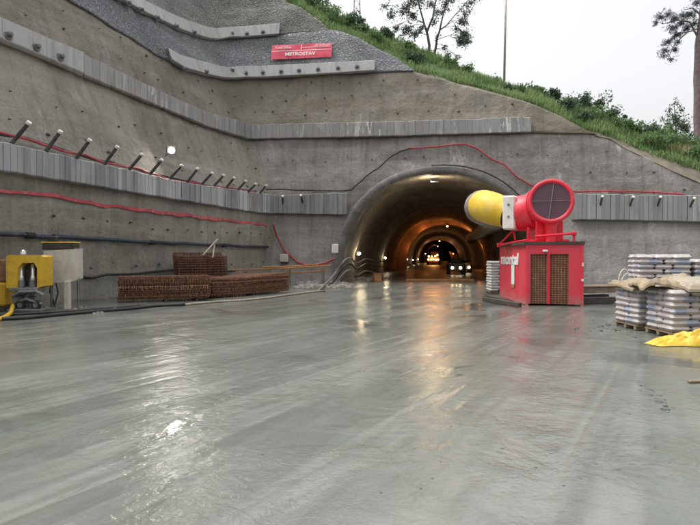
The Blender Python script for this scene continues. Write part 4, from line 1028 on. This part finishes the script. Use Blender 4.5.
bl0 = at(499, 245, FL.y + 2.6); mb.tube([bl0, at(527, 240, FL.y + .5)], .04, 6); mb.tube([bl0 + Vector((0, 0, 0)), outc - Vector((0, 0, rO))], .04, 6); mb.tube([at(515, 240, FL.y + 1.6), outc - Vector((0, 0, rO))], .035, 6); mb.bbox(bl0, (.14, .12, .16), 0, .02)
link('stand', mb, M['red'], fan)
mb = MB()
pd = Vector((fc.x + .12, fc.y + .35, 0))
mb.lathe([(.16, zt), (.16, zt + .12), (.2, zt + .5), (.26, fc.z - r_ * .8)], Matrix.Translation(pd), 16); link('motor_pedestal', mb, M['red_dirty'], fan, smooth=True)
# duct
d0 = outc + oaxis * .19; d1 = at(497, 210, outc.y + .4)
r1 = 15.6 / 560 * outc.y; rr_ = 16.1 / 560 * (outc.y + .7)
dd = (d1 - d0).normalized()
d2 = d1 + dd * .62 + TD * 1.9 + Vector((0, 0, .12))
ep = [bez(d1, d1 + dd * .6, d2 - TD * 1.0, d2, k / 16) for k in range(17)]
pA, pB = d2, tp(3.75, 3, 3.9)
ep += [bez(pA, pA + TD * 3, pB - TD * 3, pB, k / 8) for k in range(1, 9)] + [tp(3.75, 3 + 2.5 * k, 3.9) for k in range(1, 14)]
NY = 8
dpts = [d0.lerp(d1, k / 5) for k in range(5)] + ep[:NY + 1]
mb = MB(); mb.tube(dpts, [lerp(r1 * .95, rr_, min(1, k / 7)) * (1 + .012 * math.sin(k * 2.2)) for k in range(len(dpts))], 28, caps=False)
duct = thing('ventilation_duct', 'fat yellow ventilation duct leading from the fan into the tunnel', 'ventilation duct', tuple(d0))
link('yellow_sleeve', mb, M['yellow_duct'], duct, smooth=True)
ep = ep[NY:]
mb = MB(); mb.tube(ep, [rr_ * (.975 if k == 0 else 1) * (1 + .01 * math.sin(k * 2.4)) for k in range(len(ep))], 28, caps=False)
link('shaded_sleeve', mb, M['shaded_duct'], duct, smooth=True)  # same duct turning away, its shade painted as grey fabric

# timber under and beside the container
def timber(a, b, s_, lab, mat='timber', cat='timber beam', grp=None):
    mb = MB(); c = (a + b) / 2; d = b - a; mb.bbox(c, (d.length, s_, s_), math.atan2(d.y, d.x), .012); return tag(link('timber_beam', mb, M[mat], origin=None), lab, cat, grp)
timber(gp(484, 299, .1) + Vector((0, 0, 0)), gp(520, 305, .1), .14, 'dark wet beam lying along the left foot of the container', 'timber_dark')
timber(gp(486, 296, .1), gp(506, 301, .1), .12, 'second dark beam behind the one at the container foot', 'timber_dark')
a = gp(586, 303); 
timber(Vector((7.75, 18.9, .12)), Vector((9.1, 19.3, .12)), .22, 'dark wet beam on the ground right of the container', 'timber_dark')
timber(Vector((7.8, 19.6, .42)), Vector((9.6, 20.3, .42)), .2, 'weathered beam on top of the timber right of the container')
timber(Vector((7.9, 20.0, .12)), Vector((9.5, 20.7, .12)), .22, 'weathered beam at the bottom of the timber right of the container', 'timber_dark')
mb = MB(); mb.bbox((8.75, 20.3, .55), (1.9, .9, .05), .35, .01); tag(link('plank', mb, M['timber']), 'wide weathered board lying over the timber beams', 'board')

# ------------------------------------------------------------------ cement bags on pallets
def bag_mat(name, band, body):
    m = NT(name); o = m.coord('Object'); sx = m.n('ShaderNodeSeparateXYZ'); m.l(o, sx.inputs[0])
    oi = m.n('ShaderNodeObjectInfo')
    off = m.math('SUBTRACT', m.math('MULTIPLY', oi.outputs['Random'], .3), .15)
    d = m.math('ABSOLUTE', m.math('ADD', sx.outputs[0], off))
    k = m.ramp(d, [(.1, 1), (.14, 0)])
    c = m.mix(m.math('MULTIPLY', k, .8), body, band)
    tx = m.ramp(m.noise(m.coord('Object', (26, 26, 75)), 1.0, 2, .5), [(.54, 0), (.57, 1)])
    c = m.mix(m.math('MULTIPLY', m.math('MULTIPLY', tx, m.ramp(d, [(.17, 1), (.2, 0)])), .55), c, (.16, .14, .17))
    c = m.mix(m.ramp(m.noise(o, 9, 5, .7), [(.5, 0), (.75, .45)]), c, (.3, .265, .24))
    f = m.noise(o, 14, 6, .7)
    return m.out(c, .38, m.bump(f, .7, .02))
BAGM = [bag_mat('bag pale with blue band', (.22, .285, .41), (.45, .415, .41)), bag_mat('bag pale plain', (.44, .365, .36), (.455, .415, .4)), bag_mat('bag white mesh', (.5, .5, .48), (.58, .57, .54))]
def bag_mesh(seed):
    mb = MB(); L0, W0, T0_ = .602, .403, .128
    def fn(u, v, top):
        x, y = (u - .5) * 2, (v - .5) * 2
        e = (1 - abs(x) ** 10) ** .5 * (1 - abs(y) ** 10) ** .5
        b = 1 - .02 * (1 - e)
        z = T0_ / 2 * (e ** .4 if e > 0 else 0) * (1 + .12 * nz((x * 1.4 + seed, y * 1.4, 0))) * (1 if top else -1)
        return Vector((x * L0 / 2 * (1 - .02 * y * y) * b, y * W0 / 2 * (1 - .02 * x * x) * b, z + T0_ / 2))
    mb.grid(lambda u, v: fn(u, v, True), 12, 10); mb.grid(lambda u, v: fn(1 - u, v, False), 12, 10)
    return mb
proto = []
for mi in range(3):
    for sd_ in range(2):
        o = link('cement_bag', bag_mesh(sd_ * 3.7 + mi), BAGM[mi], origin=(0, 0, 0), smooth=True); proto.append(o)
used = set()
def put_bag(mi, loc, rz, label, group):
    k = mi * 2 + random.randint(0, 1); o = proto[k]
    if k in used: o = o.copy(); COL.objects.link(o)
    used.add(k); o.location = loc; o.rotation_euler = (random.uniform(-.025, .025), random.uniform(-.025, .025), rz + random.uniform(-.05, .05)); tag(o, label, 'cement bag', group)
pal0 = None
def pallet_at(loc, rz, label):
    global pal0
    if pal0 is None:
        t = thing('pallet', label, 'pallet', loc, rz)
        for y in (-.42, 0, .42):
            mb = MB(); mb.box((0, y, .055), (1.2, .09, .075)); link('runner', mb, M['timber'], t, local=True)
        for k in range(6):
            mb = MB(); mb.box((-.53 + k * .212, 0, .105), (.14, 1.0, .022)); link('deck_board', mb, M['timber'], t, local=True)
        pal0 = t
    else: dup(pal0, loc, rz, label)
def bag_stack(corner_, rz, layers, pick, label_of, group, pallet_label, mirror=False):
    """corner_: front left corner on the ground; the stack runs 1.2 along and 1.0 back"""
    c, s_ = math.cos(rz), math.sin(rz)
    def T(u, v, z): return Vector((corner_[0] + u * c - v * s_, corner_[1] + u * s_ + v * c, z))
    cc = T(.6, .5, 0); pallet_at((cc.x, cc.y, 0), rz, pallet_label)
    for k in range(layers):
        z = .118 + k * .118; flip = k % 2
        for i in range(3):
            v = .3 if not flip else .7
            mi = pick(k, 'a'); put_bag(mi, T(.2 + .4 * i, v, z), rz + math.pi / 2, label_of(mi), group + (' with blue bands' if mi == 0 else ' plain'))
        for i in range(2):
            v = .8 if not flip else .2
            mi = pick(k, 'b'); put_bag(mi, T(.3 + .6 * i, v, z), rz, label_of(mi), group + (' with blue bands' if mi == 0 else ' plain'))
rb = random.Random(5)
pk = lambda k, w: 0 if (k % 2 == 1 and rb.random() < .6) or rb.random() < .15 else 1
bag_stack((6.99, 13.62), R(-13), 13, pk, lambda m_: 'pale cement bag with blue band in the tall stack at the back' if m_ == 0 else 'plain pinkish cement bag in the tall stack at the back', 'bags of the tall stack', 'pallet under the tall stack of cement bags')
bag_stack((6.2, 12.1), R(1), 7, pk, lambda m_: 'pale cement bag with blue band in the low stack nearest the red container' if m_ == 0 else 'plain pale cement bag in the low stack nearest the red container', 'bags of the low far stack', 'pallet under the low stack nearest the red container')
bag_stack((6.27, 10.9), R(0), 7, pk, lambda m_: 'pale cement bag with blue band in the low stack under the brown sheet' if m_ == 0 else 'plain pale cement bag in the low stack under the brown sheet', 'bags of the low near stack', 'pallet under the brown sheeted low stack')
bag_stack((8.22, 13.35), R(-10), 12, lambda k, w: 0 if rb.random() < .55 else 1, lambda m_: 'cement bag with blue band in the stack cut by the right picture edge' if m_ == 0 else 'plain cement bag in the stack cut by the right picture edge', 'bags of the edge stack', 'pallet under the stack at the right picture edge')
bag_stack((6.02, 24.1), R(-4), 11, lambda k, w: 2, lambda m_: 'whitish bag in the stack behind the red container', 'bags behind the container', 'pallet behind the red container')
for i, o in enumerate(proto):
    if i not in used: bpy.data.objects.remove(o)

# sheets over the stacks
def drape(mb, corners, th, amp, seed, n=18):
    c = [Vector(q) for q in corners]
    def fn(u, v, dz):
        p = c[0].lerp(c[1], u).lerp(c[3].lerp(c[2], u), v); e = min(u, 1 - u, v, 1 - v)
        w = amp * (nz((p.x * 2.2 + seed, p.y * 2.2, 0)) + .6 * abs(nz((p.x * 5 + seed, p.y * 5, 3))))
        return p + Vector((w * .3, w * .2, w - (.09 * max(0, 1 - e / .12) ** 2) + dz))
    mb.grid(lambda u, v: fn(u, v, th), n, n); mb.grid(lambda u, v: fn(1 - u, v, 0), n, n)
    for a, b in (((0, 0), (1, 0)), ((1, 0), (1, 1)), ((1, 1), (0, 1)), ((0, 1), (0, 0))):
        for k in range(n):
            u0, v0 = lerp(a[0], b[0], k / n), lerp(a[1], b[1], k / n); u1, v1 = lerp(a[0], b[0], (k + 1) / n), lerp(a[1], b[1], (k + 1) / n)
            mb.add([fn(u0, v0, 0), fn(u1, v1, 0), fn(u1, v1, th), fn(u0, v0, th)], [(0, 1, 2, 3)])
mb = MB(); drape(mb, [(6.02, 11.1, 1.02), (6.9, 11.0, 1.06), (7.5, 12.4, 1.14), (6.1, 12.3, 1.04)], .05, .13, 2); tag(link('brown_sheet', mb, M['sheet_brown'], smooth=False), 'crumpled brown sheet over the low stack of cement bags', 'sheet')
mb = MB(); drape(mb, [(6.5, 10.72, 1.0), (7.7, 10.74, 1.0), (7.75, 11.75, 1.2), (6.62, 11.75, 1.16)], .05, .035, 8); tag(link('beige_sheet', mb, M['sheet_beige'], smooth=False), 'thick beige folded sheet lying over the front edge of the brown one', 'sheet')
mb = MB(); drape(mb, [(6.1, 12.05, .98), (6.75, 12.3, 1.0), (6.8, 13.1, 1.05), (6.08, 13.2, 1.02)], .04, .12, 21, 12); tag(link('brown_sheet', mb, M['sheet_brown']), 'small crumpled brown paper on the stack nearest the red container', 'sheet')
for i, x in enumerate((6.52, 6.62)):
    mb = MB(); pts = [Vector((x + .15 * math.cos(a) * (1 + i * .3), 13.3, .9 + .42 * math.sin(a) * (1 - .25 * i))) for a in [k * math.pi / 10 for k in range(11)]]
    mb.tube(pts, .009, 5); tag(link('bent_wire', mb, M['cap_pale']), ('taller' if i == 0 else 'lower') + ' loop of pale wire standing behind the low bags', 'wire')

# yellow tarp
c = gp(688, 346); mb = MB()
def tarp(u, v, dz):
    x, y = lerp(-.62, .95, u), lerp(-.2, .5, v)
    e = max(0, 1 - abs(2 * v - 1) ** 3) * max(0, min(1, u * 2.2)) ** .8 * max(0, min(1, (1 - u) * 6))
    fold = abs(nz((x * 2.2 + 3 * y, y * 1.5, 4))) * .3 + abs(nz((x * 5 - 4 * y, y * 6, 1))) * .16 + abs(nz((x * 12, y * 11, 5))) * .05
    h = e * (.07 + .16 * u + fold)
    wob = .06 * nz((u * 5, v * 4, 7))
    return Vector((c.x + x + wob - .1 * (v - .5), c.y + y * (.55 + .5 * u) + .08 * math.sin(u * 7) + wob, .012 + h * dz))
mb.grid(lambda u, v: tarp(u, v, 1), 70, 40); mb.grid(lambda u, v: tarp(1 - u, v, 0), 70, 40)
tag(link('yellow_tarp', mb, M['tarp_yellow'], smooth=False), 'crumpled yellow tarp on the ground in front of the cement bags', 'tarp')

# mud clods
mb = MB()
for k in range(26):
    a = rg.random(); px, py = lerp(640, 672, a) + rg.gauss(0, 3), lerp(384, 412, a) + rg.gauss(0, 2.5); rock(mb, gp(px, py) - Vector((0, 0, .012)), rg.uniform(.01, .045), k)
for k in range(40):
    px = rg.uniform(570, 640); rock(mb, gp(px, rg.gauss(326, 3) + (px - 600) * .12) - Vector((0, 0, .01)), rg.uniform(.015, .06), k)
for k in range(420): rock(mb, gp(rg.uniform(20, 690), 292 + rg.expovariate(1 / 60)) - Vector((0, 0, .006)), rg.uniform(.004, .018), k)
kind(link('mud', mb, M['mud']), 'stuff')
mb = MB(); mb.bbox(gp(698, 381, .02), (.28, .07, .03), .2, .008); tag(link('wood_offcut', mb, M['timber']), 'small piece of wood on the wet ground at the right edge', 'wood piece')

# ------------------------------------------------------------------ rusty reinforcement stacks
def mat_layer(u0, u1, v0, v1, z, P, du=.14, dv=.13, r=.011, drop=.0):
    mb = MB(); n1, n2 = int((u1 - u0) / du), int((v1 - v0) / dv); j = lambda: rg.uniform(-.02, .02)
    for k in range(n2 + 1): v = lerp(v0, v1, k / n2) + j(); mb.tube([P(u0 - .04 + j(), v, z + j()), P((u0 + u1) / 2, v, z + j()), P(u1 + .04 + j(), v, z + j())], r, 4)
    for k in range(n1 + 1):
        u = lerp(u0, u1, k / n1) + j(); mb.tube([P(u, v1 + .03, z + 2 * r), P(u, v0 - .02, z + 2 * r)] + ([P(u, v0 - .03 + j() * 2, z - drop * rg.uniform(.3, 1.1))] if drop else []), r, 4)
    return mb
def mat_stack(label, pa, pb, depth, h, layers, drop, mats=('rust',), z0=.1, du=.14, sag=0):
    d = (pb - pa); L0 = d.length; d.normalize(); bk = Vector((-d.y, d.x, 0))
    root = thing('rebar_mat_stack', label, 'rebar stack', tuple((pa + pb) / 2 + bk * depth / 2))
    P = lambda u, v, z: pa + d * u + bk * v + Vector((0, 0, z - sag * math.sin(u / L0 * 6.0) * .06))
    for f in (.15, .5, .85):
        mb = MB(); mb.bbox(P(L0 * f, depth / 2, z0 / 2 - .01), (.1, depth, z0 - .03), math.atan2(d.y, d.x), .01); link('bearer', mb, M['timber_dark'], root)
    for k in range(layers):
        z = z0 + h * k / (layers - 1); sh = rg.uniform(-.05, .05)
        link('bar_mat', mat_layer(.02 + sh, L0 - .02 + sh, .02 + rg.uniform(0, .05), depth, z, P, du, .15, .014, drop if k % 2 else 0), M[mats[k % len(mats)]], root)
    return root
mat_stack('nearer flat stack of rusty steel mats at the foot of the left wall', gp(119, 303), gp(210, 300.5), 1.3, .78, 20, .13, ('rust', 'rust', 'rust_light'), .1, .085)
mat_stack('longer low stack of rusty steel mats toward the wall corner', gp(213, 298.5), gp(289, 292.5), 1.7, .66, 18, .1, ('rust', 'rust_light', 'rust'), .1, .1, 1)
pa, pb = at(181, 277, 23.3), at(229, 276, 24.6); d = (pb - pa).normalized(); bk = Vector((-d.y, d.x, 0)); L0 = (pb - pa).length
root = thing('rebar_bundle', 'upright fuzzy bundle of rusty steel mats leaning on the left wall', 'rebar bundle', (pa.x, pa.y, 0))
for k in range(9):
    jz = rg.uniform(-.12, .1); P = lambda u, v, z, k=k: Vector((pa.x, pa.y, 0)) + d * (u + .06 * math.sin(k)) + bk * (.1 + k * .09 + z + v * .12) + Vector((0, 0, v))
    link('bar_mat', mat_layer(0, L0, .25, 1.72 + jz, 0, P, .075, .1, .012), M['rust'], root)
a, b = at(204, 254, 24.2), at(217, 240, 25.0); mb = MB(); mb.bbox((a + b) / 2, (.07, .05, (b - a).length + .2), 0, .01, (b - a).to_track_quat('Z', 'Y').to_matrix())
tag(link('wood_batten', mb, M['sheet_beige']), 'pale wooden batten leaning on the upright steel bundle', 'batten')
a, b = at(213, 256, 24.4), at(214.5, 245, 24.8); mb = MB(); mb.bbox((a + b) / 2, (.06, .04, (b - a).length + .2), 0, .01, (b - a).to_track_quat('Z', 'Y').to_matrix())
tag(link('wood_batten', mb, M['sheet_beige']), 'shorter pale batten beside the leaning one', 'batten')

# ------------------------------------------------------------------ left: yellow pump, cream tank, hoses
p = gp(23, 312.6); u = Vector((dL.x, dL.y, 0)); 
pump = thing('grout_pump', 'yellow grout pump with two bright cylinders at the left edge', 'pump', tuple(p))
def Q(px, py, dy=0): return at(px, py, p.y + dy)
k_ = p.y / 560
def yprism(mb, pts, y0, y1):
    """outline given in picture terms at the pump's own distance, extruded in depth"""
    f = [at(x, y, p.y) for x, y in pts]; n_ = len(f); A_ = [q + Vector((0, y0, 0)) for q in f]; B_ = [q + Vector((0, y1, 0)) for q in f]
    mb.add(A_ + B_, [tuple(range(n_)), tuple(range(n_, 2 * n_))[::-1]] + [(i, (i + 1) % n_, n_ + (i + 1) % n_, n_ + i) for i in range(n_)])
mb = MB(); yprism(mb, [(6, 288), (6, 257), (8, 255), (41, 255), (43, 257), (43, 286), (37, 288), (37, 268), (34, 263), (22, 263), (18, 268), (17, 288)], .0, .55)
link('housing', mb, M['yellow'], pump)
mb = MB(); yprism(mb, [(17.1, 287), (17.1, 262), (37, 262), (37, 287)], .32, .36); link('back_panel', mb, M['timber_dark'], pump)
mb = MB(); yprism(mb, [(25.5, 285), (25.5, 264), (29, 264), (29, 285)], .26, .31); link('centre_bar', mb, M['orange'], pump)
for x in (21.5, 33):
    mb = MB(); mb.tube([Q(x, 283, .14), Q(x, 277, .14), Q(x, 275, .14), Q(x, 264, .14)], [.075, .07, .05, .045], 12); o = link('cylinder', mb, M['chrome'], pump, smooth=True)
    mb = MB(); mb.tube([Q(x, 287, .14), Q(x, 280.5, .14)], .095, 12); sub('gland', mb, M['grey_metal'], o)
mb = MB(); mb.bbox(Q(27, 289, .15), (.85, .42, .1), 0, .02); mb.bbox(Q(27, 297, .2), (.7, .36, .3), 0, .04); mb.tube([Q(12, 296, -.05), Q(20, 292, -.1), Q(36, 291, -.1), Q(43, 295, -.05)], .05, 8); mb.tube([Q(14, 303, -.02), Q(26, 299, -.12), Q(42, 304, -.05)], .04, 8)
mb.bbox(Q(30, 309.5, .15), (1.0, .6, .08), 0, .02)
link('pump_block', mb, M['grey_metal'], pump)
for x in (20.5, 36):
    m1, m2 = MB(), MB(); wheel(m1, m2, Q(x, 305, -.06), .14, .1, Vector((0, -1, 0))); o = link('wheel', m1, M['black'], pump); sub('rim', m2, M['grey_metal'], o)
mb = MB()
for x0, x1, y0 in ((18, 24, 296), (29, 35, 297), (24, 31, 303)):
    mb.tube([Q(x0, y0, -.04), Q((x0 + x1) / 2, y0 - 3, -.16), Q(x1, y0, -.04)], .03, 6); mb.bbox(Q((x0 + x1) / 2, y0 + 2, -.03), (.1, .1, .12), 0, .02)
link('valve', mb, M['steel_tube'], pump)
mb = MB(); mb.lathe([(.09, 0), (.09, .06), (.05, .13), (.001, .15)], Matrix.Translation(Q(23, 254.5, .25)), 14); link('beacon', mb, M['chrome'], pump, smooth=True)
p2 = gp(-4, 312); t = thing('yellow_tank', 'rust stained yellow tank partly cut by the left picture edge', 'tank', tuple(p2))
mb = MB(); mb.bbox(Vector((p2.x - .1, p2.y + .4, .5)), (.55, .6, .7), 0, .06); link('tank_lower', mb, M['yellow'], t)
mb = MB(); mb.bbox(Vector((p2.x - .05, p2.y + .45, 1.2)), (.42, .6, .68), 0, .06); link('tank_upper', mb, M['rust_light'], t)
mb = MB(); mb.bbox(Vector((p2.x - .1, p2.y + .4, .07)), (.5, .5, .14), 0, .02); link('foot', mb, M['timber_dark'], t)
hp = [gp(-12, 321), gp(-2, 319.5, .05), gp(6, 316.5, .06), gp(11, 312.5, .1), Q(13, 305, -.1)]
cable('yellow_hose', 'short yellow hose curling on the ground by the yellow pump', 'hose', [a.lerp(b, k / 4) for a, b in zip(hp, hp[1:]) for k in range(4)] + [hp[-1]], .055, M['yellow'])

pt = gp(67, 309); tank = thing('mixing_tank', 'cream round bottomed mixing tank on a pale leg against the left wall', 'tank', tuple(pt))
y_ = pt.y
def outline(pts): return [at(x, y, y_) for x, y in pts]
f = outline([(43.5, 251), (78, 248.5), (78.5, 278.5), (75, 281), (66, 282.5), (56, 283), (47, 282), (44, 279.5)])
mb = MB(); n_ = len(f); mb.add(f + [q + Vector((.0, .3, 0)) for q in f], [tuple(range(n_)), tuple(range(n_, 2 * n_))[::-1]] + [(i, (i + 1) % n_, n_ + (i + 1) % n_, n_ + i) for i in range(n_)])
link('tank_body', mb, M['cream'], tank)
mb = MB(); mb.bbox(at(61, 246.4, y_ + .16), (1.0, .34, .2), 0, .02); link('dark_rim', mb, M['timber_dark'], tank)
mb = MB(); mb.bbox(at(61, 242.6, y_ + .16), (1.03, .4, .035), 0, .01); o = link('lid', mb, M['yellow'], tank)
mb = MB(); mb.bbox(at(53.5, 239.3, y_ + .16), (.24, .24, .2), 0, .03); mb.tube([at(53.5, 238, y_ + .16), at(54, 234, y_ + .16)], .04, 8); link('motor', mb, M['black'], tank)
mb = MB(); a, b = at(68, 281, y_ - .05), Vector((at(67, 300, y_ - .05).x, y_ - .05, 0)); mb.bbox((a + b) / 2, (.17, .14, a.z), 0, .015); link('leg', mb, M['cream'], tank)
for x, dy in ((48, .2), (75, .22)):
    a = at(x, 279, y_); mb = MB(); mb.tube([Vector((a.x, y_ + dy, a.z)), Vector((a.x, y_ + dy, 0))], .04, 6); link('leg', mb, M['grey_metal'], tank)
mb = MB(); mb.tube([at(51, 282, y_ + .3), at(50, 292, y_ + .2), at(53, 300, y_ + .25), at(55, 307, y_ + .2)], .025, 6); mb.tube([at(56, 283, y_ + .3), at(58, 293, y_ + .3), at(55, 304, y_ + .3)], .02, 6); link('drain_hose', mb, M['black'], tank)

def ghose(label, pts, r, mat):
    P3 = [gp(x, y, r * .9) for x, y in pts]; q = []
    for a, b in zip(P3, P3[1:]):
        for k in range(5): c_ = a.lerp(b, k / 5); q.append(c_ + Vector((0, nz(c_, .9) * .1, 0)))
    q.append(P3[-1]); cable('ground_hose', label, 'hose', q, r, M[mat])
ghose('thick dark hose along the ground in front of the yellow pump and tank', [(-30, 320), (0, 319), (30, 317.5), (60, 314.5), (95, 311.5), (130, 308.5), (158, 305.5), (185, 304.5)], .05, 'black')
ghose('second dark hose on the ground just behind the thick one', [(-30, 315), (0, 315), (40, 312.8), (75, 310.8), (110, 308), (140, 305.6)], .04, 'cable_black')
ghose('pale hose on the ground in front of the longer steel stack', [(185, 304.5), (215, 301.8), (245, 300), (270, 297.5), (298, 293.5), (325, 290.5)], .04, 'sheet_beige')
mb = MB()
for k in range(60): rock(mb, gp(rg.uniform(-10, 118), rg.uniform(307, 315)), rg.uniform(.02, .09), k)
kind(link('gravel', mb, M['rubble']), 'stuff')
